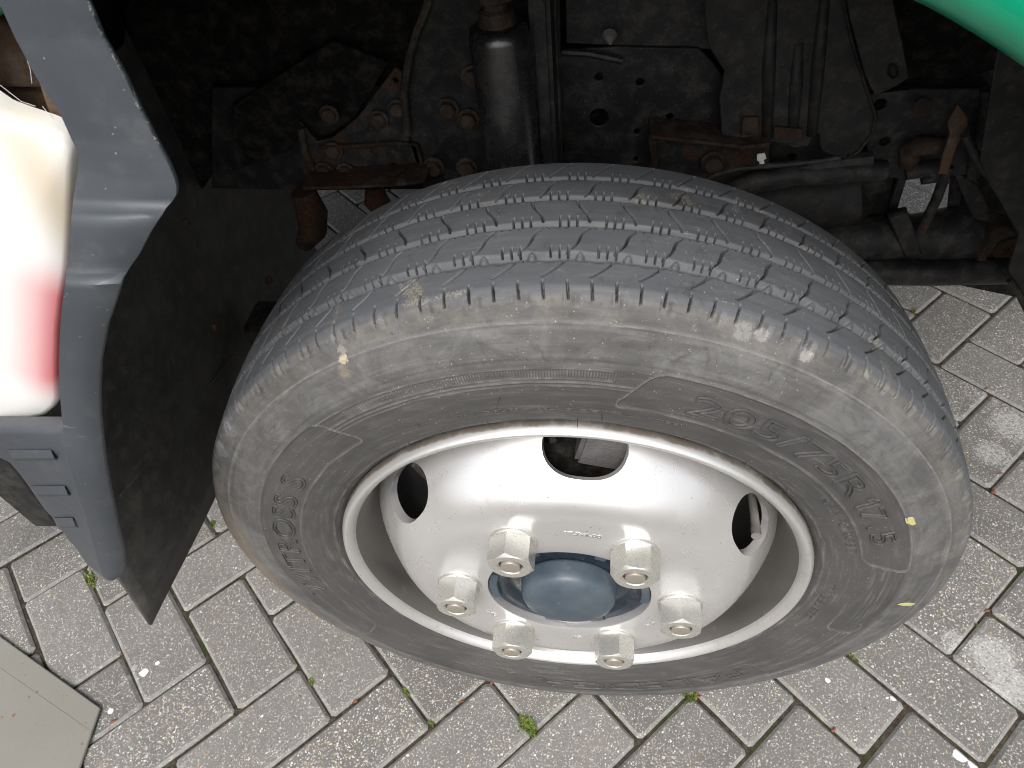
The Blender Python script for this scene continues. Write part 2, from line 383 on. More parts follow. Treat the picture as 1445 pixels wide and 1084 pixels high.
# pixel positions (in the photo) of pale stains on the paving, carried to the ground
STAINS = [(1400, 925, .055, 1.0), (1345, 905, .030, .9), (1425, 965, .05, 1.0), (1300, 905, .02, .5), (1385, 560, .06, .7), (1430, 600, .07, .9), (1400, 640, .05, .9), (1340, 570, .03, .6), (1445, 830, .03, .5),
          (182, 955, .011, 1.0), (190, 942, .008, 1.0), (172, 965, .008, .8), (1345, 1000, .03, .5), (1330, 845, .022, .45), (1390, 1000, .03, .6), (1440, 690, .04, .5)]
BLOTS = [(203, 949, .0075), (155, 1004, .0055), (1168, 960, .0042), (1355, 1065, .010), (1375, 1080, .008), (222, 936, .004), (1262, 985, .005)]
def paver_mat(name, edge=False):
    s = NT(name)
    geo = s.n('ShaderNodeNewGeometry'); pos = geo.outputs['Position']; s.src = pos
    oi = s.n('ShaderNodeObjectInfo')
    n1 = s.noise(9, 5, .6); n2 = s.noise(70, 5, .7); n3 = s.noise(600, 3, .7)
    base = s.mix(s.step(n1, .25, .75), (.158, .152, .143), (.205, .197, .185))
    base = s.mix(s.mathn('MULTIPLY', s.step(n2, .35, .7), .5), base, (.150, .145, .137))
    hv = s.n('ShaderNodeHueSaturation'); s.link(base, hv.inputs['Color']); s.link(s.mathn('ADD', .84, s.mathn('MULTIPLY', oi.outputs['Random'], .30)), hv.inputs['Value'])
    base = hv.outputs[0]
    if edge: base = s.mix(s.step(n2, .25, .65), base, (.27, .265, .25))
    cols = [(0, (.58, .55, .48)), (.20, (.44, .37, .24)), (.36, (.66, .64, .60)), (.56, (.36, .24, .16)), (.63, (.46, .41, .33)), (.74, (.085, .08, .078)), (.86, (.80, .79, .76))]
    for sc, dens, rad in ((190, .84, .36), (300, .76, .42), (470, .68, .46), (760, .70, .5)):
        mp = s.n('ShaderNodeVectorMath', operation='MULTIPLY_ADD'); s.link(s.n('ShaderNodeTexNoise').outputs['Color'], mp.inputs[0])
        dn = mp.inputs[0].links[0].from_node; dn.inputs['Scale'].default_value = sc * .8; dn.inputs['Detail'].default_value = 1; s.link(pos, dn.inputs['Vector'])
        mp.inputs[1].default_value = (1.1 / sc,) * 3; s.link(pos, mp.inputs[2])
        v = s.voro(sc, vec=mp.outputs[0]); vv = s.n('ShaderNodeSeparateColor'); s.link(v.outputs['Color'], vv.inputs[0])
        rr = s.mathn('MULTIPLY', vv.outputs[2], rad)
        k = s.mathn('MULTIPLY', s.mathn('GREATER_THAN', vv.outputs[0], dens), s.mathn('LESS_THAN', v.outputs['Distance'], s.mathn('ADD', rr, .10)))
        cc = s.ramp(vv.outputs[1], cols, 'CONSTANT')
        base = s.mix(s.mathn('MULTIPLY', k, (.40 if edge else .74)), base, cc)
    # pale lime stains, bird lime spots
    sm = None
    nz = s.noise(170, 8, .9); nz2 = s.noise(16, 3, .6)
    for (px, py, r, a) in STAINS:
        p = PZ(px, py, 0); d = s.n('ShaderNodeVectorMath', operation='DISTANCE'); s.link(pos, d.inputs[0]); d.inputs[1].default_value = (p.x, p.y, 0)
        k = s.mathn('MULTIPLY', s.mathn('SUBTRACT', 1, s.step(d.outputs['Value'], r * .3, r * 1.15)), a)
        sm = k if sm is None else s.mathn('MAXIMUM', sm, k)
    st = s.step(s.mathn('ADD', s.mathn('MULTIPLY', nz, .85), s.mathn('MULTIPLY', sm, .26)), .60, .70)
    st = s.mathn('MULTIPLY', st, s.step(sm, .0, .25))
    base = s.mix(s.mathn('MULTIPLY', st, .62), base, (.52, .52, .50))
    for (px, py, r) in BLOTS:
        p = PZ(px, py, 0); d = s.n('ShaderNodeVectorMath', operation='DISTANCE'); s.link(pos, d.inputs[0]); d.inputs[1].default_value = (p.x, p.y, 0)
        k = s.mathn('LESS_THAN', s.mathn('ADD', d.outputs['Value'], s.mathn('MULTIPLY', s.mathn('SUBTRACT', n2, .5), r * 1.4)), r * .85)
        base = s.mix(k, base, (.75, .75, .73))
    s.base(base); s.rough(.85); s.spec(.3)
    s.bump(s.mathn('ADD', s.mathn('MULTIPLY', n3, .6), s.mathn('MULTIPLY', n2, .5)), .5, .0012)
    return s.m
M['paver'] = paver_mat('speckled_concrete_paver'); M['paver_edge'] = paver_mat('dusty_paver_edge', True)
def joint_mat():
    s = NT('joint_sand_soil_and_moss'); geo = s.n('ShaderNodeNewGeometry'); s.src = geo.outputs['Position']
    n1 = s.noise(11, 4); n2 = s.noise(120, 5, .7); n3 = s.noise(700, 3)
    col = s.mix(s.step(n2, .35, .7), (.055, .046, .036), (.135, .115, .090))
    col = s.mix(s.mathn('MULTIPLY', s.step(n1, .52, .66), .75), col, (.055, .075, .018))
    s.base(col); s.rough(.95); s.spec(.1); s.bump(s.mathn('ADD', n2, n3), 1.0, .004); return s.m
M['joint'] = joint_mat()
def flat(name, c, rough=.7):
    s = NT(name); n = s.noise(300, 3); s.base(s.mix(n, tuple(x * .7 for x in c), tuple(min(1, x * 1.3) for x in c))); s.rough(rough); return s.m
M['moss'] = flat('moss_green', (.13, .20, .035), .8)
M['moss2'] = flat('moss_dry_tip', (.26, .24, .08), .8)
M['redbit'] = flat('reddish_brown_leaf_bit', (.20, .07, .035)); M['yellowbit'] = flat('yellow_leaf_bit', (.48, .44, .20))
M['clip'] = flat('dull_grey_clip', (.14, .13, .12)); M['white'] = flat('white_tag', (.7, .7, .68)); M['soil'] = M['joint']

# ------------------------------------------------------------------ paving
A = Vector((0.7125318, -0.7016399, 0)); B = Vector((0.7016399, 0.7125318, 0)); OO = Vector((-0.6993547, 0.0106251, 0)); PIT = .101
bed = mesh('paving', [(-40, -40, -.0055), (40, -40, -.0055), (40, 40, -.0055), (-40, 40, -.0055)], [(0, 1, 2, 3)])
paving = add('paving', bed, M['joint']); paving['kind'] = 'structure'; paving['label'] = 'grey speckled concrete block paving laid in herringbone'
def paver_geo(r):
    """paver along local x, 200x100, softly rounded corners, worn chamfer"""
    L, Wd = PIT * 2 - .0036 - r.uniform(0, .0022), PIT - .0034 - r.uniform(0, .0020); pts = []
    for (sx, sy) in ((1, 1), (-1, 1), (-1, -1), (1, -1)):
        cx, cy = sx * L / 2, sy * Wd / 2; k = .0035 + r.uniform(0, .003); k2 = .0035 + r.uniform(0, .003)
        a = (cx - sx * k, cy); b = (cx, cy - sy * k2)
        if sx * sy < 0: a, b = b, a
        pts += ([b, a] if True else [a, b])
    # middle points on the long sides, slightly uneven
    ring = []
    for i, p in enumerate(pts):
        ring.append(p); q = pts[(i + 1) % len(pts)]
        if abs(p[0] - q[0]) > .1:
            for t in (.33, .7): ring.append((p[0] + (q[0] - p[0]) * t, p[1] + (q[1] - p[1]) * t + r.uniform(-.0009, .0009)))
    n = len(ring); cx_ = r.uniform(.0036, .0052); v = []
    for z, ins in ((-.03, 0), (-.0042, 0), (0, cx_)):
        for (x, y) in ring: v.append((x * (1 - ins * 2 / L), y * (1 - ins * 2 / Wd), z + (r.uniform(-.0004, .0002) if z == 0 else 0)))
    f = []
    for lv in (0, 1):
        for i in range(n): j = (i + 1) % n; f.append((lv * n + i, lv * n + j, (lv + 1) * n + j, (lv + 1) * n + i))
    f.append(tuple(2 * n + i for i in range(n)))
    return v, f, n
variants = []
for k in range(10):
    v, f, n = paver_geo(random); me = mesh('paver', v, f); me.materials.append(M['paver']); me.materials.append(M['paver_edge'])
    for i, p in enumerate(me.polygons): p.material_index = 1 if n <= i < 2 * n else 0
    fx = bmesh.new(); fx.from_mesh(me); bmesh.ops.recalc_face_normals(fx, faces=fx.faces); fx.to_mesh(fx and me); fx.free()
    variants.append(me)
stv = []; stf = []; sts = []; near = 0
def px_of(p):
    d = Vector(p) - CAM; z = d.dot(FW); return (722.5 + FPX * d.dot(RI) / z, 542 - FPX * d.dot(UP) / z) if z > .05 else (-9999, -9999)
for a in range(-34, 36):
    for b in range(-34, 50):
        k = (a - b) % 4
        if k == 3: ctr = OO + A * PIT * (a + 1) + B * PIT * (b + .5); d = A
        elif k == 2: ctr = OO + A * PIT * (a + .5) + B * PIT * (b + 1); d = B
        else: continue
        if not (-2.4 < ctr.x < 2.6 and -.9 < ctr.y < 3.2): continue
        ang = math.atan2(d.y, d.x) + random.uniform(-.006, .006); zz = random.uniform(-.0012, .0008)
        tx, ty = random.uniform(-.006, .006), random.uniform(-.006, .006)
        me = variants[random.randrange(10)]; ctr = ctr + Vector((random.uniform(-.0011, .0011), random.uniform(-.0011, .0011), 0))
        qx, qy = px_of(ctr)
        vis = -160 < qx < 1620 and 150 < qy < 1250 and ctr.y < 1.75
        if vis and near < 290:
            o = bpy.data.objects.new('paver', me); C.objects.link(o); o.location = (ctr.x, ctr.y, zz); o.rotation_euler = (tx, ty, ang); o.parent = paving; near += 1
        else:
            ca, sa = math.cos(ang), math.sin(ang); base = len(stv)
            for vv in me.vertices: stv.append((ctr.x + vv.co.x * ca - vv.co.y * sa, ctr.y + vv.co.x * sa + vv.co.y * ca, vv.co.z + zz))
            for p in me.polygons: stf.append(tuple(base + i for i in p.vertices)); sts.append(p.material_index)
me = mesh('outer_pavers', stv, stf); o = add('outer_pavers', me, [M['paver'], M['paver_edge']], paving); o['kind'] = 'stuff'
me.polygons.foreach_set('material_index', sts)
print('pavers', near)

# ------------------------------------------------------------------ the truck
truck = empty('truck', (0, 0, 0))
tag(truck, 'green truck with grey plastic bumper end and silver six nut front wheel', 'truck')
WZ = .36464
wheel = empty('wheel', (0, 0, WZ), truck); wheel.rotation_euler = (.0094, 0, 0)

# tyre ------------------------------------------------------------------
M['tyre'] = tyre_mat()
def catmull(P, n):
    P = np.array(P, float); out = []
    Q = np.vstack([2 * P[0] - P[1], P, 2 * P[-1] - P[-2]])
    for i in range(1, len(Q) - 2):
        for t in np.linspace(0, 1, n, endpoint=False):
            out.append(.5 * ((2 * Q[i]) + (-Q[i - 1] + Q[i + 1]) * t + (2 * Q[i - 1] - 5 * Q[i] + 4 * Q[i + 1] - Q[i + 2]) * t * t + (-Q[i - 1] + 3 * Q[i] - 3 * Q[i + 1] + Q[i + 2]) * t ** 3))
    out.append(P[-1]); return np.array(out)
def resample(P, step):
    s = np.r_[0, np.cumsum(np.linalg.norm(np.diff(P, axis=0), axis=1))]; n = max(2, int(round(s[-1] / step)))
    t = np.linspace(0, s[-1], n + 1); return np.c_[np.interp(t, s, P[:, 0]), np.interp(t, s, P[:, 1])]
C0 = -.0860
side = catmull([(-.006, .2360), (-.002, .2388), (.0022, .2430), (.0070, .2515), (.0110, .2630), (.0142, .2770), (.0155, .2920), (.0145, .3080), (.0120, .3240), (.0082, .3390), (.0040, .3520), (.0002, .3618), (-.0035, .3674), (-.0085, .3708)], 12)
cw = np.linspace(.0765, -.0765, 60); crown = np.c_[C0 + cw, .3712 + .0052 * (1 - (cw / .0775) ** 2)]
inner = np.c_[2 * C0 - side[::-1, 0], side[::-1, 1]]
sideF = resample(side, .0012); crownF = resample(crown, .00085); innerF = resample(inner, .008)
prof = np.vstack([sideF, crownF[1:], innerF[1:]])
# smooth shoulder corner
d = np.gradient(prof, axis=0); nrm = np.c_[d[:, 1], -d[:, 0]]; nrm /= np.linalg.norm(nrm, axis=1)[:, None]
if nrm[len(sideF) + len(crownF) // 2, 1] < 0: nrm = -nrm
arc = np.r_[0, np.cumsum(np.linalg.norm(np.diff(prof, axis=0), axis=1))]
icr = len(sideF) + len(crownF) // 2
q = arc[icr] - arc            # distance along the profile outward from the crown centre
isside = np.arange(len(prof)) < len(sideF)
NU, NL = 2600, 640
th = np.concatenate([np.linspace(math.radians(13), math.radians(173), NU, endpoint=False), np.linspace(math.radians(173), math.radians(373), NL, endpoint=False)])
T, Q = np.meshgrid(th, q, indexing='ij'); RR = np.broadcast_to(prof[:, 1], T.shape); SD = np.broadcast_to(isside, T.shape)
NP_ = 66; P0 = 2 * PI * .376 / NP_
phi = (T % (2 * PI)) * .376
phi = phi + .004 * np.sin(3 * T) + .003 * np.sin(7 * T + 1)       # slightly uneven pitch
def sm(x, a, b): x = np.clip((x - a) / (b - a), 0, 1); return x * x * (3 - 2 * x)
def near_line(f, per=P0, wd=.0007):
    z = (phi - f) % per; z = np.minimum(z, per - z); return np.clip(1.7 * (1 - z / wd), 0, 1)
H = np.zeros_like(T)
def groove(w0, hw, dep, wav=0):
    e = hw + wav * np.abs(np.sin(PI * phi / P0 * 3)) * (Q > w0)
    z = np.abs(Q - w0); return -dep * (1 - sm(z, e * .12, e * 1.1))
wob = .0007 * np.sin(phi / P0 * 2 * PI + .7)
H += groove(.0500 + wob, .0048, .0046, .0016); H += groove(.0150, .0034, .0034, .0003); H += groove(-.0185, .0034, .0034); H += groove(-.0480, .0032, .0034)
# wear bars with a lump in the outer groove
lump = np.clip(1 - np.abs(((phi - .0105) % P0) - P0 / 2) / .0042, 0, 1) * np.clip(1 - np.abs(Q - .0490) / .0036, 0, 1); H += .0034 * sm(lump, 0, .6)
SI = .0085
def cut(mask, line): 
    global H
    H -= SI * line * mask
band = lambda a, b, e=.0008: sm(Q, a, a + e) * (1 - sm(Q, b - e, b))
W_ = .00088
t = np.clip((Q - .0185) / .0265, 0, 1); fB = -.017 * (t + .10 * np.sin(t * PI * 2)); cut(band(.0180, .0460), near_line(fB, wd=.0012))
t = np.clip((Q - .0535) / .0165, 0, 1); fA = -.017 - .0175 * (t - .07 * np.sin(t * PI)); cut(band(.0545, .0700), near_line(fA, wd=.0014))
t = np.clip((Q + .015) / .0265, 0, 1); fC = -.012 + .0105 * (t - .11 * np.sin(t * 2 * PI)); cut(band(-.0155, .0120), near_line(fC, wd=.0012))
t = np.clip((Q + .045) / .026, 0, 1); fD = .007 - .016 * (t + .09 * np.sin(t * 2 * PI)); cut(band(-.0455, -.0212), near_line(fD, wd=.0012))
t = np.clip((Q + .074) / .024, 0, 1); fE = .016 - .018 * t; cut(band(-.074, -.0510), near_line(fE, wd=.0012))
for (w0, ph) in ((.0455, .0065), (.0118, .0115), (-.0216, .002), (-.0510, .0155)):
    for k in range(3): cut(band(w0 - .0062, w0 + .0028, .0004), near_line(np.full_like(T, ph + .0066 * k), wd=W_))
for (w0, ph) in ((.0545, .0105), (.0186, .004), (-.0150, .0135)):
    for k in range(3): cut(band(w0 - .0010, w0 + .0014, .0003), near_line(np.full_like(T, ph + .0066 * k), wd=W_))
cut(band(.0735, .0885, .0006), near_line(np.full_like(T, .003) + (Q - .08) * .10 * np.sin(T * 9), per=P0 / 2, wd=.0011))
# buttress: shallow scallops and scuffs
z = ((phi - .009) % P0) / P0; H -= .0016 * np.clip(1 - np.abs(z - .5) / .10, 0, 1) * band(.0815, .0935, .003)
z = ((phi - .001) % P0) / P0; H -= .0009 * np.clip(1 - np.abs(z - .5) / .05, 0, 1) * band(.082, .092, .003)
# side rings
def ring(R0, wd, h): return h * np.clip(1 - np.abs(RR - R0) / wd, 0, 1) * SD
H += ring(.3500, .0016, .0011) - ring(.3473, .0014, .0006) + ring(.2455, .0016, .0008) + ring(.2520, .001, .0004)
H += .0009 * sm(RR, .3215, .3228) * (1 - sm(RR, .3475, .3495)) * SD          # raised scuffed band
TD = np.degrees(T)
TD = np.where(TD > 200, TD - 360, TD)
def panel(t0, t1, r0, r1, endr=2.4, dt0=0.):
    """recessed lettering panel with a fine raised outline: signed distance in mm of a rounded box in (arc, R)"""
    cx, hx = (t0 + t1) / 2, (t1 - t0) / 2; cy, hy = (r0 + r1) / 2 * 1000, (r1 - r0) / 2 * 1000
    X = np.abs(TD - cx + (RR * 1000 - cy) * dt0) * (math.pi / 180 * cy) - (hx * math.pi / 180 * cy - 9)
    Y = np.abs(RR * 1000 - cy) - (hy - 9)
    return np.where(SD, np.hypot(np.maximum(X, 0), np.maximum(Y, 0)) + np.minimum(np.maximum(X, Y), 0) - 9, 99)
for (t0, t1, r0, r1, s_) in ((100.5, 169.5, .2770, .3170, -.12), (-33, 52, .2770, .3165, .10), (192, 196.5, .28, .31, 0), (-138, -72, .277, .3165, 0)):
    dd = panel(t0, t1, r0, r1, dt0=s_)
    H += -.0009 * (1 - sm(dd, -1.2, 0)) + .0010 * np.clip(1 - np.abs(dd - .6) / 1.1, 0, 1)
# ribbed ribbon and twin lines between the panels
arcb = (TD > 56) & (TD < 97.6 + (RR - .305) * 250) & SD
rib = .00055 * (.5 + .5 * np.sign(np.sin(T * 2 * PI / math.radians(.40))))
H += np.where(arcb, rib * sm(RR, .3052, .3056) * (1 - sm(RR, .3124, .3128)), 0)
arcl = sm(TD, 49, 50) * (1 - sm(TD, 100, 101))
for r_ in (.3044, .3138): H += ring(r_, .0009, .0009) * sm(TD, 49, 50) * (1 - sm(TD, 97, 98))
for r_ in (.2975, .3008): H += ring(r_, .0010, .0010) * arcl
arc2 = sm(TD, 169, 170) + (1 - sm(TD, -74, -73)) * (TD < -10) * (TD > -190)
H += (ring(.2965, .0012, .0009) + ring(.3010, .0012, .0008) + ring(.3070, .0012, .0006)) * np.clip(sm(TD, 169.5, 170) + (TD < -138), 0, 1)
H += .00012 * (np.sin(T * 40 + RR * 300) + np.sin(T * 23 - RR * 500)) * SD
OFF = prof[:, 0][None, :] + nrm[:, 0][None, :] * H; RAD = prof[:, 1][None, :] + nrm[:, 1][None, :] * H
X = -RAD * np.cos(T); Y = -OFF; Z = RAD * np.sin(T)
flatz = -.3640; press = np.clip(flatz + .012 - Z, 0, .03)          # contact patch and slight bulge above it
near_b = np.clip((-Z - .25) / .11, 0, 1) ** 2 * np.clip(1 - np.abs(np.degrees(np.arctan2(X, -Z))) / 45, 0, 1)
Y = Y - .002 * near_b * np.where(OFF > C0, 1, -1) * np.clip((.372 - RR) / .05, 0, 1) * np.clip((RR - .25) / .05, 0, 1)
Z = np.maximum(Z, flatz)
nt_, npf = T.shape
co = np.stack([X, Y, Z], -1).reshape(-1, 3).astype(np.float32)
i = np.arange(nt_)[:, None]; j = np.arange(npf - 1)[None, :]; i2 = (i + 1) % nt_
fc = np.stack([i * npf + j, i * npf + j + 1, i2 * npf + j + 1, i2 * npf + j], -1).reshape(-1, 4).astype(np.int32)
me = bpy.data.meshes.new('tyre'); me.vertices.add(len(co)); me.vertices.foreach_set('co', co.ravel())
me.loops.add(fc.size); me.loops.foreach_set('vertex_index', fc.ravel()); me.polygons.add(len(fc))
me.polygons.foreach_set('loop_start', np.arange(0, fc.size, 4, dtype=np.int32)); me.polygons.foreach_set('loop_total', np.full(len(fc), 4, dtype=np.int32))
me.update(); me.validate(); 
# outward normals check
nn = me.polygons[(NU // 2) * (npf - 1) + icr].normal
if nn.z < 0: me.flip_normals()
tyre = add('tyre', me, M['tyre'], wheel, smooth=True)
at_ = me.attributes.new('proud', 'FLOAT', 'POINT'); at_.data.foreach_set('value', (np.clip((H - .00035) / .0006, 0, 1) * SD * (1 - (sm(RR, .3200, .3235) * (1 - sm(RR, .3460, .3480))))).astype(np.float32).ravel())
print('tyre faces', len(fc))

so = sideF; 
def surf(R, t, h=0.):
    o = np.interp(R, so[:, 1], so[:, 0]); o2 = np.interp(R + .001, so[:, 1], so[:, 0]); s_ = (o2 - o) / .001
    n_ = np.array([1., -s_]); n_ /= np.linalg.norm(n_)
    oo, rr = o + n_[0] * h, R + n_[1] * h
    return (-rr * math.cos(t), -oo, rr * math.sin(t))
def bent_text(name, s_, t0, t1, r0, r1, mat, depth=.0006, solid=False, h=.0002, surface=surf, parent=None, spacing=1.0, lower=False, shear=0.):
    cu = bpy.data.curves.new(name, 'FONT'); cu.body = s_; cu.size = 1; cu.space_character = spacing; cu.shear = shear
    cu.resolution_u = 3
    if not solid: cu.fill_mode = 'NONE'; cu.bevel_depth = .001; cu.bevel_resolution = 0
    t = bpy.data.objects.new('tmp', cu); C.objects.link(t); bpy.context.view_layer.update()
    me = bpy.data.meshes.new_from_object(t.evaluated_get(bpy.context.evaluated_depsgraph_get()))
    v = np.array([p.co[:] for p in me.vertices]); u0, u1 = v[:, 0].min(), v[:, 0].max(); w0, w1 = 0, v[:, 1].max()
    bpy.data.objects.remove(t); bpy.data.curves.remove(cu)
    # rebuild outlines at the right thickness: scale positions, keep tube radius by re-centring
    su = (math.radians(t1 - t0)) / (u1 - u0); sr = (r1 - r0) / (w1 - w0)
    for p, c in zip(me.vertices, v):
        tt = math.radians(t0) + (c[0] - u0) * su; R = r0 + (c[1] - w0) * sr
        hh = h + (c[2] * depth / .001 if not solid else depth)
        p.co = surface(R, tt, hh)
    me.update(); me.name = name
    return add(name, me, mat, parent)
# raised outline lettering: the font outline is fattened so the bent tube is about 1 mm wide
GLYPH_ONE = [(.05, .60), (.05, .76), (.50, 1.), (1., 1.), (1., 0.), (.52, 0.), (.52, .72)]
def outline_text(name, s_, t0, t1, r0, r1, mat, wd=.0011, ht=.0007, surface=surf, parent=None, shear=0., spacing=1.):
    if s_ == '1':
        UV = np.array([(math.radians(t0) + a * math.radians(t1 - t0), r0 + b * (r1 - r0)) for a, b in GLYPH_ONE]); ed = [(i, (i + 1) % 7) for i in range(7)]
        return emit(name, UV, ed, r0, r1, mat, wd, ht, surface, parent)
    cu = bpy.data.curves.new(name, 'FONT'); cu.body = s_; cu.size = 1; cu.fill_mode = 'NONE'; cu.resolution_u = 4; cu.shear = shear; cu.space_character = spacing
    t = bpy.data.objects.new('tmp', cu); C.objects.link(t); bpy.context.view_layer.update()
    me = bpy.data.meshes.new_from_object(t.evaluated_get(bpy.context.evaluated_depsgraph_get()))
    v = np.array([p.co[:] for p in me.vertices]); ed = [tuple(e.vertices) for e in me.edges]
    bpy.data.objects.remove(t); bpy.data.curves.remove(cu); bpy.data.meshes.remove(me)
    u0, u1 = v[:, 0].min(), v[:, 0].max(); w1 = v[:, 1].max(); w0 = min(0, v[:, 1].min()) if ',' in s_ else 0
    UV = np.c_[math.radians(t0) + (v[:, 0] - u0) * math.radians(t1 - t0) / (u1 - u0), r0 + (v[:, 1] - w0) * (r1 - r0) / (w1 - w0)]
    return emit(name, UV, ed, r0, r1, mat, wd, ht, surface, parent)
def emit(name, UV, ed, r0, r1, mat, wd, ht, surface, parent):
    Rm = (r0 + r1) / 2; V = []; F = []
    for a, b in ed:
        pa, pb = UV[a], UV[b]; dx, dy = (pb[0] - pa[0]) * Rm, pb[1] - pa[1]; L = math.hypot(dx, dy)
        if L < 1e-6: continue
        nx, ny = -dy / L * wd / 2, dx / L * wd / 2; ex, ey = dx / L * wd * .3, dy / L * wd * .3; k = len(V)
        for (p, sg) in ((pa, -1), (pb, 1)):
            for (o_, hh) in ((-1, -.0003), (-.45, ht), (.45, ht), (1, -.0003)):
                V.append(surface(p[1] + ny * o_ + ey * sg, p[0] + (nx * o_ + ex * sg) / Rm, hh))
        F += [(k, k + 1, k + 5, k + 4), (k + 1, k + 2, k + 6, k + 5), (k + 2, k + 3, k + 7, k + 6), (k, k + 3, k + 2, k + 1), (k + 4, k + 5, k + 6, k + 7)]
    me = mesh(name, V, F)
    bm = bmesh.new(); bm.from_mesh(me); bmesh.ops.recalc_face_normals(bm, faces=bm.faces); bm.to_mesh(me); bm.free()
    return add(name, me, mat, parent)
outline_text('lettering', '205/75R', 109.3, 144.6, .2865, .3055, M['tyre'], .0017, .0011, parent=wheel)['label'] = 'raised 205/75R of the size marking'
outline_text('lettering', '1', 146.4, 148.4, .2865, .3055, M['tyre'], .0017, .0011, parent=wheel)
outline_text('lettering', '7', 149.6, 153.0, .2865, .3055, M['tyre'], .0017, .0011, parent=wheel)
outline_text('lettering', '.', 154.6, 155.4, .2865, .2900, M['tyre'], .0017, .0011, parent=wheel)
outline_text('lettering', '5', 157.0, 160.6, .2865, .3055, M['tyre'], .0017, .0011, parent=wheel)
outline_text('lettering', 'WITROSS S', -14, 34.5, .2835, .3055, M['tyre'], .0015, .0006, parent=wheel)
outline_text('lettering', 'FALEDGA', -134, -80, .2835, .3035, M['tyre'], .0015, .0006, parent=wheel)
outline_text('small_lettering', 'TREAD PLIES STEEL', 72, 89, .2655, .2690, M['tyre'], .0006, .0004, parent=wheel)
outline_text('small_lettering', 'SIDEWALL STEEL', 91, 111, .2650, .2685, M['tyre'], .0006, .0004, parent=wheel)
outline_text('small_lettering', 'REINFORCED', 143, 164, .2650, .2735, M['tyre'], .0009, .0004, parent=wheel)
outline_text('small_lettering', 'E4', 132, 136, .2500, .2570, M['tyre'], .0009, .0004, parent=wheel)
outline_text('small_lettering', 'TUBELESS', -182, -165, .2530, .2600, M['tyre'], .0008, .0004, parent=wheel)
# small triangle on the buttress and the fine rubber hairs
def hair(t, R, L, lean=.3):
    t = math.radians(t); a = Vector(surf(R, t, 0)); dirr = Vector((-math.cos(t) * lean, -1, math.sin(t) * lean)).normalized()
    return tube([a, a + dirr * L * .6, a + dirr * L + Vector((0, 0, -.001))], [.0005, .0004, .0003], 5)
HV = []; HF = []
for (t_, R_, L_) in ((93, .2465, .010), (76, .2460, .007), (58, .246, .006), (113, .2462, .006), (127, .2460, .009), (139, .2462, .007), (160, .2465, .006), (81, .2855, .012), (97, .262, .012), (-10, .247, .005), (-50, .247, .004), (-130, .246, .004), (-155, .2465, .005), (34, .2475, .005), (185, .247, .005), (65, .27, .006)):
    v, f = hair(t_, R_, L_); k = len(HV); HV += v; HF += [tuple(x + k for x in g) for g in f]
o = add('rubber_hairs', mesh('rubber_hairs', HV, HF), M['tyre'], wheel); o['kind'] = 'stuff'

# rim ------------------------------------------------------------------
lipP = [(-.008, .2345), (-.004, .2368), (.0008, .2378), (.0050, .2372), (.0088, .2356), (.0110, .2334), (.0109, .2312), (.0090, .2286), (.0062, .2262), (.0022, .2240)]
lipP = [tuple(x) for x in catmull(lipP, 3)]
v, f = revolve(lipP, 160); rim = add('rim_lip', fix(mesh('rim_lip', v, f)), M['lip'], wheel, True)
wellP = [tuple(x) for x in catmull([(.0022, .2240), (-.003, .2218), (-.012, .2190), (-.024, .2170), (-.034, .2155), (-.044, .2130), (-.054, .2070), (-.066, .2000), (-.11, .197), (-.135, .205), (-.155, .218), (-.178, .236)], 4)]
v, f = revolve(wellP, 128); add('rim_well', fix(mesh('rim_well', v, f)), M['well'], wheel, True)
# disc: bowl with six hand holes, flat face with bore
bowl = catmull([(-.050, .2115), (-.040, .2085), (-.022, .1990), (-.004, .1870), (.010, .1755), (.0205, .1640), (.0270, .1530), (.0302, .1420), (.0310, .1330)], 8)
bs = np.r_[0, np.cumsum(np.linalg.norm(np.diff(bowl, axis=0), axis=1))]; SL = bs[-1]
def bowlp(s_, t, inset=0):
    o, R = np.interp(s_, bs, bowl[:, 0]), np.interp(s_, bs, bowl[:, 1])
    return (-(R - inset * .6) * math.cos(t), -(o - inset * .8), (R - inset * .6) * math.sin(t))
V = []; F = []
RM = .190; sc_ = np.interp(-RM, -bowl[:, 1], bs)     # hole centre
KW, KH = 18, 8; ND = 2 * (KW + KH) ; RG = 9
for k in range(6):
    t0 = math.radians(35.3 + 60 * k); hw = math.radians(30)
    bd = []
    for i in range(KW): bd.append((-hw + 2 * hw * i / KW, 0.))
    for i in range(KH): bd.append((hw, SL * i / KH))
    for i in range(KW): bd.append((hw - 2 * hw * i / KW, SL))
    for i in range(KH): bd.append((-hw, SL - SL * i / KH))
    hole = []
    for (a, b) in bd:
        dx, dy = a * RM, b - sc_; L = math.hypot(dx / .037, dy / .026); ang = math.atan2(dy / .026, dx / .037)
        c_, s__ = math.cos(ang), math.sin(ang); e = 2 / 2.5
        hx = .0375 * math.copysign(abs(c_) ** e, c_); hy = .0255 * math.copysign(abs(s__) ** e, s__)
        if hy > 0: hx *= 1 - .10 * (hy / .0255)
        hole.append((hx / RM, sc_ + hy))
    base = len(V)
    for r_ in range(RG + 1):
        u = r_ / RG; u = u ** 1.25
        for (a, b), (ha, hb) in zip(bd, hole):
            V.append(bowlp(b + (hb - b) * u if r_ < RG else hb, t0 + a + (ha - a) * u))
    for (ha, hb) in hole: V.append(bowlp(hb, t0 + ha, .0022))
    for (ha, hb) in hole: V.append(bowlp(hb, t0 + ha, .009))
    for r_ in range(RG + 2):
        for i in range(ND): j = (i + 1) % ND; F.append((base + r_ * ND + i, base + r_ * ND + j, base + (r_ + 1) * ND + j, base + (r_ + 1) * ND + i))
segs = 6 * KW
face = [(.0310, .1330), (.0312, .120), (.0312, .100), (.0312, .0845), (.0306, .0826), (.0290, .0822), (.0200, .0822)]
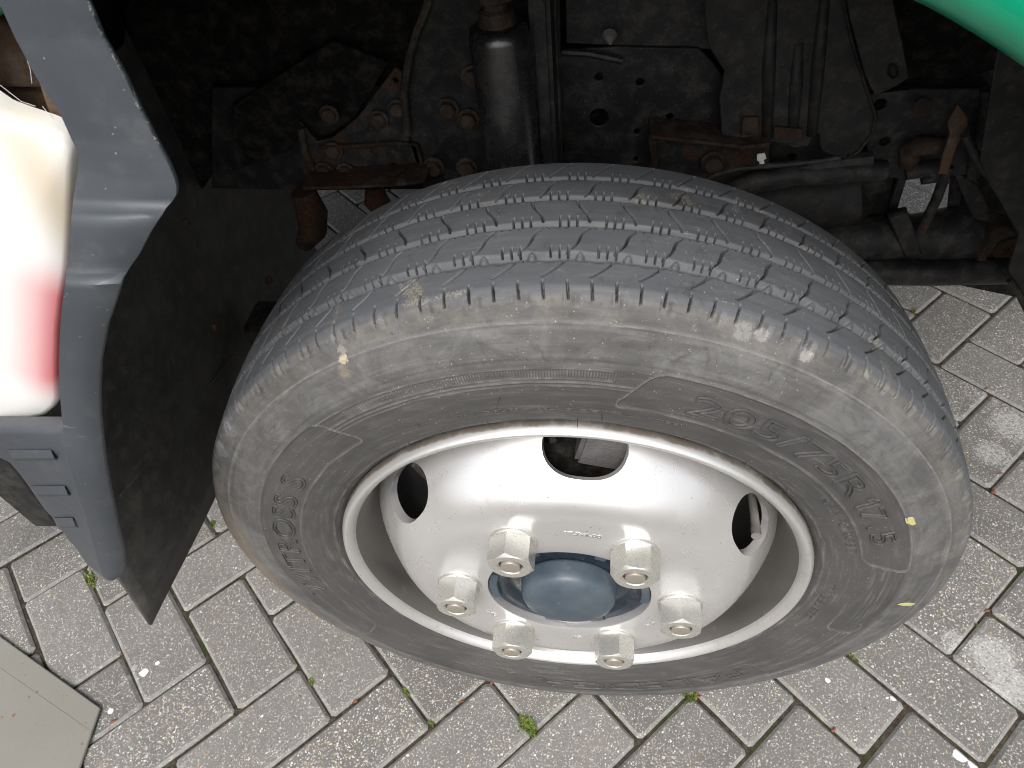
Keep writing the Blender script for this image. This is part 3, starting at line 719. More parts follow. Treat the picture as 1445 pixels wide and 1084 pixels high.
base = len(V)
for i in range(segs):
    t = math.radians(35.3 - 30) + 2 * PI * i / segs
    for (o_, R) in face: V.append((-R * math.cos(t), -o_, R * math.sin(t)))
for i in range(segs):
    j = (i + 1) % segs
    for a in range(len(face) - 1): F.append((base + i * len(face) + a, base + j * len(face) + a, base + j * len(face) + a + 1, base + i * len(face) + a + 1))
me = mesh('wheel_disc', V, F); bm = bmesh.new(); bm.from_mesh(me); bmesh.ops.remove_doubles(bm, verts=bm.verts, dist=2e-5); bmesh.ops.recalc_face_normals(bm, faces=bm.faces); bm.to_mesh(me); bm.free()
smooth_by_angle(me, 40); disc = add('wheel_disc', me, M['silver'], wheel)
def face_surf(R, t, h=0.): return (-R * math.cos(t), -(.0312 + h), R * math.sin(t))
for s_, t0, t1, r0, r1 in (('17.5x6.00', 90, 106, .1160, .1205), ('S9', -96, -91, .1010, .1060), ('DVG', -38, -29, .0985, .1035), ('SM', -148, -142, .1000, .1050), ('KS', -170, -163, .103, .108)):
    outline_text('stamped_mark', s_, t0, t1, r0, r1, M['nut'], .0009, .0005, surface=face_surf, parent=wheel)
# hub and cap
v, f = revolve([(-.03, .082), (.0215, .0818), (.0228, .0795), (.0222, .068), (.0175, .063), (.0165, .056), (.0185, .0505), (.0185, .03)], 72)
me = fix(mesh('hub', v, f)); smooth_by_angle(me, 50); add('hub', me, M['hub'], wheel)
for k, (t0, wd, r0, r1, o0, o1, mt) in enumerate(((-2, 26, .073, .0812, .022, .0295, 'cap'), (178, 26, .073, .0812, .022, .0295, 'cap'), (-78, 16, .064, .080, .020, .0255, 'hub'), (66, 7, .072, .0812, .022, .028, 'cap'), (115, 8, .072, .0812, .022, .028, 'cap'), (-88, 10, .0515, .0575, .016, .020, 'stud'), (-112, 12, .064, .080, .020, .0245, 'hub'))):
    pr_ = [(o0 - .004, r0), (o1 - .001, r0), (o1, r0 + .001), (o1, r1 - .001), (o1 - .001, r1), (o0 - .004, r1)]
    v, f = revolve(pr_, 10, t0=math.radians(t0 - wd / 2), t1=math.radians(t0 + wd / 2))
    n_ = len(pr_); f.append(tuple(range(n_))); f.append(tuple(10 * n_ + i for i in range(n_)))
    add('hub_lug', fix(mesh('hub_lug', v, f)), M[mt], wheel)
v, f = revolve([(.0186, .0478), (.0200, .0490), (.0212, .0492), (.0232, .0486), (.0300, .0482), (.0365, .0466), (.0405, .0440), (.0430, .0385), (.0450, .028), (.0460, .015), (.0464, 0.0002)], 72)
add('hub_cap', fix(mesh('hub_cap', v, f)), M['cap'], wheel, True)
# nuts
def nut_mesh():
    bm = bmesh.new(); R = .0222; z0, z1 = .0, .0262
    lv = []
    def ringv(z, rad, n, rot=0, hexr=None): return [bm.verts.new((rad(i) * math.cos(2 * PI * i / n + rot), rad(i) * math.sin(2 * PI * i / n + rot), z)) for i in range(n)]
    N = 36
    def hx(i, Rc): 
        a = (i * 360 / N) % 60; a = min(a, 60 - a); return Rc * math.cos(math.radians(30)) / math.cos(math.radians(30 - a))
    Rin = R * math.cos(math.radians(30))
    rows = [ringv(z0, lambda i: hx(i, R), N)]
    rows.append(ringv(.0035, lambda i: hx(i, R), N))
    # chamfer: hex edge clipped by a cone
    def top_z(i): return z1 - max(0, (hx(i, R) - Rin * 1.0)) * .62 - .0008
    rows.append([bm.verts.new((hx(i, R) * math.cos(2 * PI * i / N), hx(i, R) * math.sin(2 * PI * i / N), top_z(i))) for i in range(N)])
    rows.append(ringv(z1, lambda i: Rin * .955, N)); rows.append(ringv(z1 - .0002, lambda i: .0123, N)); rows.append(ringv(z1 - .0022, lambda i: .0108, N)); rows.append(ringv(z1 - .006, lambda i: .0106, N))
    for a, b in zip(rows[:-1], rows[1:]):
        for i in range(N): j = (i + 1) % N; bm.faces.new((a[i], a[j], b[j], b[i]))
    me = bm_mesh('wheel_nut', bm); smooth_by_angle(me, 22); return me
nm = nut_mesh()
v, f = revolve([(.0, .0090), (.0272, .0090), (.0281, .0086), (.0284, .0078), (.0283, .0002)], 28)
sm_ = fix(mesh('stud', v, f)); smooth_by_angle(sm_, 40); sm_.materials.append(M['stud'])
v, f = revolve([(-.0005, .0228), (.0018, .0226), (.0030, .0216), (.0032, .015)], 32)
wm_ = fix(mesh('washer', v, f)); smooth_by_angle(wm_, 40)
for k in range(6):
    t = math.radians(64.56 + 60 * k); x, z = -.1112 * math.cos(t), .1112 * math.sin(t)
    o = add('wheel_nut', nm, M['nut'], wheel); o.location = (x, -.0325, z); o.rotation_euler = (PI / 2, random.uniform(0, 1.0), 0)
    o.rotation_euler = Matrix.Rotation(PI / 2, 3, 'X').to_euler(); o.rotation_euler = (Matrix.Rotation((.35, .1, .5, .75, .2, .55)[k], 3, 'Y') @ Matrix.Rotation(PI / 2, 3, 'X')).to_euler()
    s1 = add('stud', sm_, None, wheel); s1.location = (x, -.0312, z)
    s2 = add('washer', wm_, M['nut'], wheel); s2.location = (x, -.0312, z)
# valve stem (inside the right hand hole)
M['caliper2'] = grimy('dull_brass_valve', (.34, .32, .30), .35, .1, .3, .8, metal=.5, seed=15)
def vp(t_, y_): t_ = math.radians(t_); return Vector((-.1895 * math.cos(t_), y_, .1895 * math.sin(t_)))
v, f = tube([vp(164.5, .09), vp(162, .035), vp(160.6, .016), vp(160.5, .0155), vp(160, .0065)], [.0043, .0043, .0043, .0050, .0048], 14)
me = mesh('valve_stem', v, f); smooth_by_angle(me, 40); add('valve_stem', me, M['caliper2'], wheel)
# brake parts seen through the holes
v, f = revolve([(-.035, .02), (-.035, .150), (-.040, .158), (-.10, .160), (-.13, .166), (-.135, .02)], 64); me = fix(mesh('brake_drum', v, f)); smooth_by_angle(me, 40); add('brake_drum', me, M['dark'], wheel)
M['caliper'] = grimy('bare_caliper_casting', (.20, .19, .19), .35, .15, .3, .8, metal=.3, seed=13, bump=.8)
def wbox(name, t, r, wx, wr, o0, o1, mt):
    bm = boxv(-wx / 2, wx / 2, -o1, -o0, -wr / 2, wr / 2, .004)
    mm = Matrix.Rotation(-(math.radians(t) - PI / 2) * -1, 4, 'Y')
    c_ = Vector((-r * math.cos(math.radians(t)), 0, r * math.sin(math.radians(t))))
    bm.transform(Matrix.Translation(c_) @ Matrix.Rotation(math.radians(t - 90), 4, 'Y')); return add(name, bm_mesh(name, bm), M[mt], wheel)
wbox('brake_caliper', 103.5, .174, .058, .056, -.075, -.022, 'caliper')
wbox('brake_bracket', 84, .175, .060, .030, -.090, -.045, 'dark')
v, f = tube([(-.0195, .052, .1745), (-.012, .030, .1725)], .0035, 8); add('brake_bolt', mesh('brake_bolt', v, f), M['steel'], wheel)

# ------------------------------------------------------------------ green body side with wheel arch
arch = [(-.60, .62), (-.47, .80), (-.33, .905), (-.212, .955), (-.08, .975), (.03, .968), (.10, .953), (.150, .936), (.205, .906), (.27, .862), (.35, .79), (.42, .69), (.47, .58), (.49, .45)]
arch = [tuple(x) for x in catmull(arch, 5)]
V = []; F = []
sec = [(0.035, .012), (.012, .002), (.002, 0), (-.006, .001), (-.013, .006), (-.017, .014)]   # (depth inwards, offset outward from arch edge inverted)
n_a = len(arch); rows = []
for i, (x, z) in enumerate(arch):
    a = Vector(arch[max(0, i - 1)]); b = Vector(arch[min(n_a - 1, i + 1)]); d_ = (b - a).normalized(); no = Vector((-d_.y, d_.x))
    if no.y < 0 and abs(x) < .4: no = -no
    if x > .4 and no.x < 0: no = -no
    if x < -.4 and no.x > 0: no = -no
    row = []
    for (dy, out) in ((.030, .004), (.012, -.001), (.002, -.001), (-.006, .003), (-.011, .010), (-.013, .020), (-.010, .032), (-.006, .040), (-.004, .075)):
        row.append((x + no.x * out, -.058 + dy, z + no.y * out))
    rows.append(row)
for r_ in rows: V += r_
K = len(rows[0])
for i in range(n_a - 1):
    for a in range(K - 1): F.append((i * K + a, (i + 1) * K + a, (i + 1) * K + a + 1, i * K + a + 1))
# panel above up to the cab side
ZT = 1.75; k0 = len(V)
for i, (x, z) in enumerate(arch):
    fx = -1.0 + 1.55 * i / (n_a - 1); V.append((fx, -.062, ZT))
for i in range(n_a - 1): F.append((i * K + K - 1, (i + 1) * K + K - 1, k0 + i + 1, k0 + i))
me = mesh('body_side', V, F); fix(me); smooth_by_angle(me, 60)
body = add('body_side', me, M['green'], truck)
md = body.modifiers.new('t', 'SOLIDIFY'); md.thickness = .0012
# inner arch liner over the wheel, floor, engine and far side
lin = [(-.52, .60), (-.475, .76), (-.34, .915), (-.21, .965), (-.08, .985), (.03, .98), (.15, .95), (.27, .875), (.36, .79), (.44, .68), (.49, .55)]
lin = [tuple(x) for x in catmull(lin, 4)]
V = []; F = []
for (x, z) in lin:
    for y in (-.045, .06, .20, .335): V.append((x + .004, y, z + .004 + .006 * math.sin(y * 30 + x * 20)))
for i in range(len(lin) - 1):
    for a in range(3): F.append((i * 4 + a, (i + 1) * 4 + a, (i + 1) * 4 + a + 1, i * 4 + a + 1))
o = add('arch_liner', mesh('arch_liner', V, F), M['dark'], truck, True); o.modifiers.new('t', 'SOLIDIFY').thickness = .003
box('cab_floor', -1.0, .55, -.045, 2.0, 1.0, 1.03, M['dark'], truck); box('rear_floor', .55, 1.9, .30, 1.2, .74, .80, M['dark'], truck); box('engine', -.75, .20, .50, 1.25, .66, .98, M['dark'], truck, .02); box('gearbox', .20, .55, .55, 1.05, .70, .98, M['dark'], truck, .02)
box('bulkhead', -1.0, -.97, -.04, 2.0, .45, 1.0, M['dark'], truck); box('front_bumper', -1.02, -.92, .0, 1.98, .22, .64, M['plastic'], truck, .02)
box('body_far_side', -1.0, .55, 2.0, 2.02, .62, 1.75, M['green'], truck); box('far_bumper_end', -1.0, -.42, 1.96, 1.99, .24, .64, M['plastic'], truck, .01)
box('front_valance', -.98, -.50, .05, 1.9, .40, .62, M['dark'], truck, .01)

# ------------------------------------------------------------------ mud flap (transverse rubber sheet ahead of the tyre)
FX = -.46
V = []; F = []
pts_yz = []
ny, nz = 36, 24
for i in range(ny + 1):
    y = -.070 + .645 * i / ny
    for j in range(nz + 1):
        zb = .311; zt = .99
        z = zb + (zt - zb) * j / nz
        # the outer edge leans inward going up, corner is cut
        yy = y + (1 - i / ny) * (z - zb) * .10
        xx = FX + .012 * math.sin((z - .3) * 5.5) * 0.6 + .004 * math.sin(y * 14) + (z > .8) * (z - .8) * .3 * 0
        V.append((xx, yy, z))
for i in range(ny):
    for j in range(nz): F.append((i * (nz + 1) + j, (i + 1) * (nz + 1) + j, (i + 1) * (nz + 1) + j + 1, i * (nz + 1) + j + 1))
flap = add('mud_flap', mesh('mud_flap', V, F), M['rubber'], truck, True); flap['label'] = 'black rubber flap with dried mud'
flap.modifiers.new('t', 'SOLIDIFY').thickness = .004
M['bolt'] = grimy('rusted_bolt_head', (.052, .037, .028), .8, .45, .3, .2, seed=14, bump=.5, spec=.2)
def bolt(px, py, plane, parent, r=.009, mat='bolt', axis='y', dome=.006):
    if axis == 'x': p = PX(px, py, plane); d_ = Vector((1, 0, 0))
    else: p = PY(px, py, plane); d_ = Vector((0, -1, 0))
    vv = []; ff = []; q_ = d_.to_track_quat('Z', 'Y')
    bm = bmesh.new(); prev = None
    for z_, r_, n_ in ((0, r * 1.35, 12), (.0018, r * 1.35, 12), (.002, r, 12), (dome, r * .97, 12), (dome + .0012, r * .8, 12)):
        ring_ = []
        for i in range(12):
            a = 2 * PI * i / 12; k_ = r_ if r_ > r * 1.1 else r_ * (1 if i % 2 == 0 else .93)
            ring_.append(bm.verts.new(p + q_ @ Vector((k_ * math.cos(a), k_ * math.sin(a), z_))))
        if prev: 
            for i in range(12): bm.faces.new((prev[i], prev[(i + 1) % 12], ring_[(i + 1) % 12], ring_[i]))
        prev = ring_
    bm.faces.new(prev)
    return add('bolt', bm_mesh('bolt', bm), M[mat], parent)
for px, py in ((301, 463), (264, 527), (207, 632), (380, 395), (207, 390), (232, 625), (338, 240), (262, 315)):
    bolt(px, py, FX + .004, flap, .0045, 'rust2', 'x', .003)
# stiffening crease lines on the flap
for a, b in (((245, 370), (140, 560)), ((330, 500), (170, 700))):
    pa, pb = PX(*a, FX + .006), PX(*b, FX + .006); v, f = tube([pa, (pa + pb) / 2 + Vector((.001, 0, 0)), pb], .0014, 6); add('moulded_line', mesh('moulded_line', v, f), M['rubber'], flap)

# ------------------------------------------------------------------ grey bumper end
rowsG = [(-60, -32, 92, -.070), (0, -3, 122, -.070), (20, 6, 131, -.070), (53, 21, 144, -.070), (111, 52, 177, -.071), (159, 84, 199, -.072), (199, 102, 220, -.073), (216, 111, 229, -.074), (235, 110, 239, -.075), (252, 108, 246, -.076), (264, 106, 249, -.077), (275, 104, 248.5, -.078), (284, 103, 243, -.079), (294, 102, 234, -.082), (304, 101, 228, -.0865), (314, 100, 221, -.0885), (330, 99, 211, -.090), (359, 97, 196, -.092), (376, 95, 184, -.093), (384, 94, 179, -.0945), (392, 93, 173.5, -.0985), (400, 92, 171, -.101), (426, 88, 163, -.102), (460, 85, 151, -.103), (509, 83, 142, -.104), (550, 84, 140, -.105), (586, 87, 141, -.106), (620, 91, 144, -.107), (652, 96, 148, -.108), (684, 106, 153.6, -.108), (719, 117, 161, -.108), (742, 124.6, 165, -.108), (777, 134.5, 174, -.107), (800, 141, 175.5, -.106), (810, 144, 173, -.105), (818, 149, 163, -.104)]
gs = []
rg = np.array(rowsG, float)
ys = []
for i in range(len(rg) - 1):
    k = max(2, int((rg[i + 1, 0] - rg[i, 0]) / 6)); ys += list(np.linspace(rg[i, 0], rg[i + 1, 0], k, endpoint=False))
ys.append(rg[-1, 0])
V = []; F = []
colsG = 9
for y_ in ys:
    l, r, dpt = (np.interp(y_, rg[:, 0], rg[:, c_]) for c_ in (1, 2, 3))
    # left edge rolled inward, right edge rolled inward
    pl = PY(l, y_, dpt); prr = PY(r, y_, dpt + .004)
    V.append(tuple(pl + Vector((-.001, .010, 0)))); V.append(tuple(pl + Vector((-.0008, .004, 0))))
    for c_ in range(colsG + 1):
        u = (0, .02, .06, .2, .4, .6, .8, .94, .98, 1)[c_]; p = PY(l + (r - l) * u, y_, dpt + .004 * u ** 3); V.append(tuple(p + Vector((0, -.0012 * math.sin(u * PI), 0))))
    V.append(tuple(prr + Vector((.0003, .0012, 0)))); V.append(tuple(prr + Vector((.0002, .003, 0)))); V.append(tuple(prr + Vector((-.002, .005, 0))))
K = colsG + 6
for i in range(len(ys) - 1):
    for a in range(K - 1): F.append((i * K + a, i * K + a + 1, (i + 1) * K + a + 1, (i + 1) * K + a))
# closed bottom lip
base = (len(ys) - 1) * K; F.append(tuple(base + a for a in range(K)))
me = mesh('bumper_end', V, F)
at_ = me.attributes.new('edge', 'FLOAT', 'POINT')
for i in range(len(V)):
    rowi, c_ = divmod(i, K); top_ = max(.25, 1 - max(0, ys[rowi] - 130) / 330)
    at_.data[i].value = {8: .0, 9: .35, 10: .8, 11: 1.0, 12: 1.0}.get(c_, 0) * top_ if c_ < K - 1 else .6
smooth_by_angle(me, 50)
guard = add('bumper_end', me, M['plastic'], truck)
# lower bumper corner left of the crease
rowsL = [(588, -60, 87), (600, -60, 88.5), (612, -60, 90), (632, -30, 93), (652, 13, 96), (668, 27, 101), (684, 39, 106), (719, 63, 117), (729, 72.7, 120), (748, 86, 126), (780, 112, 136), (797, 123, 140.5), (808, 138, 143.5), (816, 146, 149)]
rl = np.array(rowsL, float); ysl = np.linspace(588, 816, 92); V = []; F = []
for y_ in ysl:
    l, r = np.interp(y_, rl[:, 0], rl[:, 1]), np.interp(y_, rl[:, 0], rl[:, 2])
    dep = float(np.interp(y_, rg[:, 0], rg[:, 3]))
    top = max(0, 1 - (y_ - 588) / 26)
    V.append(tuple(PY(l, y_, dep + .028) + Vector((0, .03, 0))))
    for c_ in range(25):
        u = c_ / 24; px_ = l + (r - l) * u; dd_ = dep + .003 + .030 * (1 - u) * .8 + .020 * top ** 2
        for (ry, x0, x1) in ((642, 18, 76), (693, 48, 96), (738, 78, 108)):      # pressed-in slots
            kk = (y_ - ry + 24) / 18 if y_ < ry - 6 else 1 - (y_ - ry + 6) / 11
            k_ = max(0, min(1, kk)) * max(0., min(1., (px_ - x0) / 16)) * max(0., min(1., (x1 - px_) / 12)); dd_ += 0 * k_
        V.append(tuple(PY(px_, y_, dd_)))
    V.append(tuple(PY(r + 1.5, y_, dep + .002)))
K = 27
for i in range(len(ysl) - 1):
    for a in range(K - 1): F.append((i * K + a, i * K + a + 1, (i + 1) * K + a + 1, (i + 1) * K + a))
me = mesh('bumper_corner', V, F); fix(me); smooth_by_angle(me, 50); add('bumper_corner', me, M['plastic'], truck)
for (ry, x0, x1) in ((642, 14, 78), (693, 46, 97), (738, 78, 108)):
    V = []
    for (yy, pr_) in ((ry - 7, -.0002), (ry + 5, .0060), (ry + 9, .0002)):
        for k, px_ in enumerate((x0, x0 + 4, x1 - 6, x1)):
            l, r_ = np.interp(yy, rl[:, 0], rl[:, 1]), np.interp(yy, rl[:, 0], rl[:, 2]); u = (px_ - l) / (r_ - l); top = max(0, 1 - (yy - 588) / 26)
            px2 = px_ + (yy - ry) * .9 * (k >= 2) + (yy - ry) * .5 * (k < 2)
            dep = float(np.interp(yy, rg[:, 0], rg[:, 3])) + .003 + .024 * (1 - u) + .020 * top ** 2
            V.append(tuple(PY(px2, yy, dep - (pr_ if 0 < k < 3 else min(pr_, .0002)))))
    F = [(a * 4 + b, a * 4 + b + 1, (a + 1) * 4 + b + 1, (a + 1) * 4 + b) for a in range(2) for b in range(3)]
    add('moulded_rib', fix(mesh('moulded_rib', V, F)), M['plastic'], C.objects['bumper_corner'])
# dark valance behind
P_ = [(-60, 600), (0, 640), (38, 690), (79, 742), (50, 742), (0, 700), (-60, 650)]
plate('valance', P_, .02, .02, M['liner'], truck, bev=.003)

# lamp unit ------------------------------------------------------------
lp = [(-120, 110), (-40, 130), (0, 157), (30, 168), (60, 178), (88, 190), (103, 205), (105, 225), (103, 300), (98, 370), (90, 420), (85, 460), (83, 520), (84, 562), (78, 574), (66, 584), (45, 589.5), (0, 589), (-120, 589)]
ctr = PY(-10, 400, -.06); V = []; F = []
N_ = len(lp)
for (ins, dy) in ((0, .012), (0, .003), (.008, -.001), (.022, -.003), (.06, -.0045), (.3, -.0065), (.65, -.008)):
    for (a, b) in lp:
        p = PY(a, b, -.062); p = p + (Vector((ctr.x, p.y, ctr.z)) - p) * ins; V.append((p.x, -.062 + dy, p.z))
for l_ in range(6):
    for i in range(N_): j = (i + 1) % N_; F.append((l_ * N_ + i, l_ * N_ + j, (l_ + 1) * N_ + j, (l_ + 1) * N_ + i))
F.append(tuple(6 * N_ + i for i in range(N_)))
me = mesh('lamp', V, F); fix(me); smooth_by_angle(me, 50); lamp = add('lamp', me, M['lens'], truck); lamp['label'] = 'white lamp lens with a red side edge'
# rusty bracket and cobwebbed metal behind the lamp, seen in the notch above it
plate('lamp_pocket', [(-90, -60), (20, -20), (60, 90), (108, 190), (100, 230), (60, 300), (-90, 300)], -.022, .006, M['rust2'], truck, bev=.001)
plate('lamp_bracket', [(-60, 20), (20, 45), (60, 92), (75, 118), (-60, 118)], -.030, .012, M['rust2'], truck, bev=.003)
plate('lamp_bracket', [(60, 120), (78, 125), (108, 195), (96, 205), (75, 165)], -.048, .008, M['rust2'], truck, bev=.0025)
for a, b in (((0, 120), (50, 150)), ((30, 60), (45, 118)), ((60, 150), (98, 196))):
    pa, pb = PY(*a, -.052), PY(*b, -.060); mid = (pa + pb) / 2 + Vector((0, 0, -.003)); v, f = tube([pa, (pa + mid) / 2, mid, (pb + mid) / 2, pb], .00012, 4); o = add('cobweb_thread', mesh('cobweb_thread', v, f), M['white'], lamp)

# ------------------------------------------------------------------ chassis and suspension behind the wheel
RY = .33
rail = plate('chassis_rail', [(300, 265), (430, 268), (1000, 262), (1257, 247), (1390, 246), (1398, 200), (1395, 128), (1280, 125), (1200, 135), (900, 120), (500, 125), (300, 125)], RY, .006, M['black2'], truck,
      holes=[(1243, 148, .008), (1248, 200, .007), (1117, 222, .006), (846, 168, .020), (845, 111, .011), (903, 118, .011), (945, 167, .011)])
def flange(name, pts, y0, y1, th, mat, parent):
    """strip running away from the viewer along an image polyline at plane y0"""
    P = [PY(a, b, y0) for a, b in pts]; v = []; f = []
    for p in P:
        v += [(p.x, y0, p.z), (p.x, y1, p.z), (p.x, y1, p.z + th), (p.x, y0, p.z + th)]
    for i in range(len(P) - 1):
        for a in range(4): b = (a + 1) % 4; f.append((i * 4 + a, i * 4 + b, (i + 1) * 4 + b, (i + 1) * 4 + a))
    f.append((0, 1, 2, 3)); k = (len(P) - 1) * 4; f.append((k, k + 3, k + 2, k + 1))
    return add(name, fix(mesh(name, v, f)), M[mat], parent)
flange('lower_flange', [(300, 262), (1390, 243)], RY + .004, RY + .075, .004, 'blackr', rail)
flange('upper_flange', [(300, 128), (1395, 128)], RY + .004, RY + .075, .004, 'black', rail)
# inner wing panels
box('dark_backdrop', -.62, .62, .43, .45, .632, .97, M['dark'], truck)  # added dark panel, keeps brightness behind from showing through the rail holes
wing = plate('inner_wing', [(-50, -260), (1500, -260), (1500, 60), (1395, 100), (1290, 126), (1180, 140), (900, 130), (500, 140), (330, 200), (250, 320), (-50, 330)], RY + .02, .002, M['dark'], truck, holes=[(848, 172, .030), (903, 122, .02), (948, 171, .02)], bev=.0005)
pan = plate('inner_panel', [(980, -200), (1190, -200), (1190, 0), (1203, 60), (1218, 110), (1236, 165), (1230, 190), (1212, 214), (1196, 223), (1180, 220), (1160, 212), (1157, 188), (1148, 188), (1140, 206), (1020, 190), (1017, 140), (1024, 100), (1000, 62)], .285, .003, M['liner'], truck, bev=.0012)
for pts in ([(1090, 0), (1085, 90), (1082, 195)], [(1165, -20), (1155, 80), (1145, 190)], [(1127, 60), (1123, 120), (1118, 190)]):
    P = [PY(a, b, .2862) for a, b in pts]; v, f = tube(P, [.004, .006, .005], 14); o = add('pressed_rib', mesh('pressed_rib', v, f), M['liner'], pan, True)
P = [PY(a, b, .281) for a, b in [(1190, -60), (1190, 0), (1203, 60), (1218, 110), (1236, 165), (1230, 190), (1212, 214), (1196, 223)]]; v, f = tube(P, .0016, 8); add('rolled_edge', mesh('rolled_edge', v, f), M['liner'], pan, True)
strap = plate('hanging_strap', [(1190, -150), (1245, -150), (1258, 0), (1272, 60), (1281, 110), (1262, 122), (1236, 134), (1222, 105), (1205, 40), (1196, 0)], .262, .004, M['liner'], truck, bev=.001)
P = [PY(a, b, .2585) for a, b in [(1256, 92), (1254, 104), (1259, 110), (1266, 108), (1266, 96), (1261, 92), (1256, 92)]]; v, f = tube(P, .0012, 6); add('strap_slot', mesh('strap_slot', v, f), M['dark'], strap)
# tall shock absorber mount
tower = plate('shock_mount', [(608, -160), (785, -160), (788, 10), (791, 150), (791, 262), (600, 262), (590, 235), (572, 180), (568, 100), (590, 40), (605, 0)], .300, .005, M['black2'], truck)
for s_, pts in (('l', [(608, -100), (604, 5), (590, 40), (578, 75), (570, 130), (575, 190)]), ('r', [(778, -100), (781, 20), (785, 100), (788, 185), (787, 200)])):
    P = [PY(a, b, .292) for a, b in pts]; v, f = tube(P, .0032 if s_ == 'r' else .004, 8); add('folded_edge', mesh('folded_edge', v, f), M['seam'], tower)
box('shock_mount_cheek', PY(760, 100, .30).x, PY(787, 100, .30).x, .245, .300, .66, .99, M['black2'], truck, .004)
for px, py in ((667, 108), (632, 153), (661, 168), (659, 236), (612, 235)): bolt(px, py, .297, tower, .0085, 'bolt', 'y', .008)
# shock absorber
sh = empty('shock_absorber', (0, 0, 0), truck)
def ctube(name, pts, r, n, mat, parent, ang=40):
    v, f = tube(pts, r, n); me = mesh(name, v, f); smooth_by_angle(me, ang); return add(name, me, M[mat], parent)
s_top, s_bot = PY(702, 32, .235), PY(728, 262, .235)
dvec = (s_bot - s_top).normalized()
ctube('shock_body', [s_top, s_top + dvec * .003, s_top + dvec * .011, s_bot + dvec * .25], [.018, .0235, .0255, .0255], 40, 'gloss', sh, 50)
ctube('shock_neck', [s_top - dvec * .02, s_top - dvec * .012, s_top - dvec * .010, s_top - dvec * .003, s_top + dvec * .001], [.010, .010, .014, .015, .017], 20, 'rust', sh)
ctube('shock_bushing', [s_top - dvec * .034, s_top - dvec * .03, s_top - dvec * .020, s_top - dvec * .017], [.012, .019, .019, .012], 24, 'rust', sh)
ctube('shock_rod', [s_top - dvec * .12, s_top - dvec * .03], [.008, .008], 16, 'black2', sh)
# plate with holes
plate('hole_plate', [(791, 72), (870, 68), (985, 70), (1004, 88), (1020, 112), (1016, 185), (1012, 232), (791, 240)], .312, .004, M['black2'], truck,
      holes=[(845, 166, .0105), (845, 109, .0048), (903, 116, .0048), (945, 165, .0046), (899, 186, .0046), (898, 225, .004)])
plate('backing_plate', [(800, -120), (1040, -120), (1040, 70), (800, 60)], .318, .003, M['black'], truck)
ctube('bracket_pressing', [PY(793, 74, .306), PY(830, 76, .304), PY(878, 86, .306)], .0035, 8, 'black2', truck)
p = PY(860, 50, .30); ctube('clip', [p, p + Vector((0, -.004, -.001)), p + Vector((.001, -.006, -.006))], [.007, .005, .001], 8, 'clip', truck)
# left rusty bracket
lb = plate('rusty_bracket', [(424, 175), (436, 190), (447, 202), (470, 196), (505, 168), (535, 128), (558, 98), (568, 105), (572, 160), (580, 200), (592, 218), (598, 256), (560, 263), (430, 268), (428, 235)], .300, .005, M['blackr'], truck,
      holes=[(558, 114, .004), (556, 235, .005)])
flange('bracket_flange', [(428, 267), (470, 267), (560, 263), (600, 258)], .262, .300, .003, 'rust', lb)
P = [PY(a, b, .296) for a, b in [(425, 180), (430, 215), (442, 240), (446, 262)]]; v, f = tube(P, .004, 8); add('folded_edge', mesh('folded_edge', v, f), M['rust'], lb)
P = [PY(a, b, .295) for a, b in [(450, 208), (500, 206), (560, 202), (588, 205), (596, 235)]]; v, f = tube(P, .0022, 8); add('weld_seam', mesh('weld_seam', v, f), M['rust'], lb)
for px, py in ((465, 161), (535, 168), (561, 153), (488, 241), (471, 212), (458, 240)): bolt(px, py, .297, lb, .0075, 'bolt', 'y', .006)
plate('gusset', [(330, 150), (470, 60), (545, 90), (500, 165), (460, 192), (425, 180), (410, 210), (330, 240)], .315, .004, M['dark'], truck)
ctube('dangling_bracket', [PY(428, 270, .30), PY(440, 300, .30), PY(442, 325, .30), PY(428, 345, .30)], [.014, .018, .016, .010], 10, 'rust', truck)
ctube('spring_hanger', [PY(528, 262, .31), PY(530, 282, .31), PY(545, 300, .31)], [.010, .014, .012], 12, 'rust', truck)
# rusty box bracket right of centre
rb = plate('rusty_box_bracket', [(918, 196), (1000, 204), (1008, 178), (1022, 178), (1024, 196), (1060, 198), (1085, 204), (1083, 232), (1050, 245), (1040, 262), (925, 262)], .305, .005, M['blackr'], truck)
flange('bracket_flange', [(918, 195), (960, 200), (1050, 210), (1085, 206)], .270, .305, .003, 'rust', rb)
ctube('folded_edge', [PY(920, 196, .29), PY(924, 225, .29), PY(918, 248, .29)], .004, 8, 'rust', rb)
for px, py in ((1071, 192), (1123, 190), (1006, 228), (1158, 234)): bolt(px, py, .298, rb, .009, 'bolt', 'y', .010)
plate('rusty_tab', [(1050, 168), (1068, 168), (1070, 190), (1048, 190)], .279, .004, M['rust'], truck)
plate('rusty_tab', [(1095, 182), (1130, 184), (1132, 196), (1094, 195)], .279, .004, M['rust'], truck)
p = plate('white_clip', [(1069, 219), (1079, 217), (1081, 224), (1077, 226), (1080, 236), (1073, 237), (1072, 228), (1069, 227)], .262, .002, M['white'], truck, bev=.0004)
ctube('brake_pipe', [PY(a, b, .262) for a, b in [(985, 262), (1005, 248), (1040, 238), (1100, 233), (1150, 228), (1186, 222)]], .0026, 8, 'black', truck)
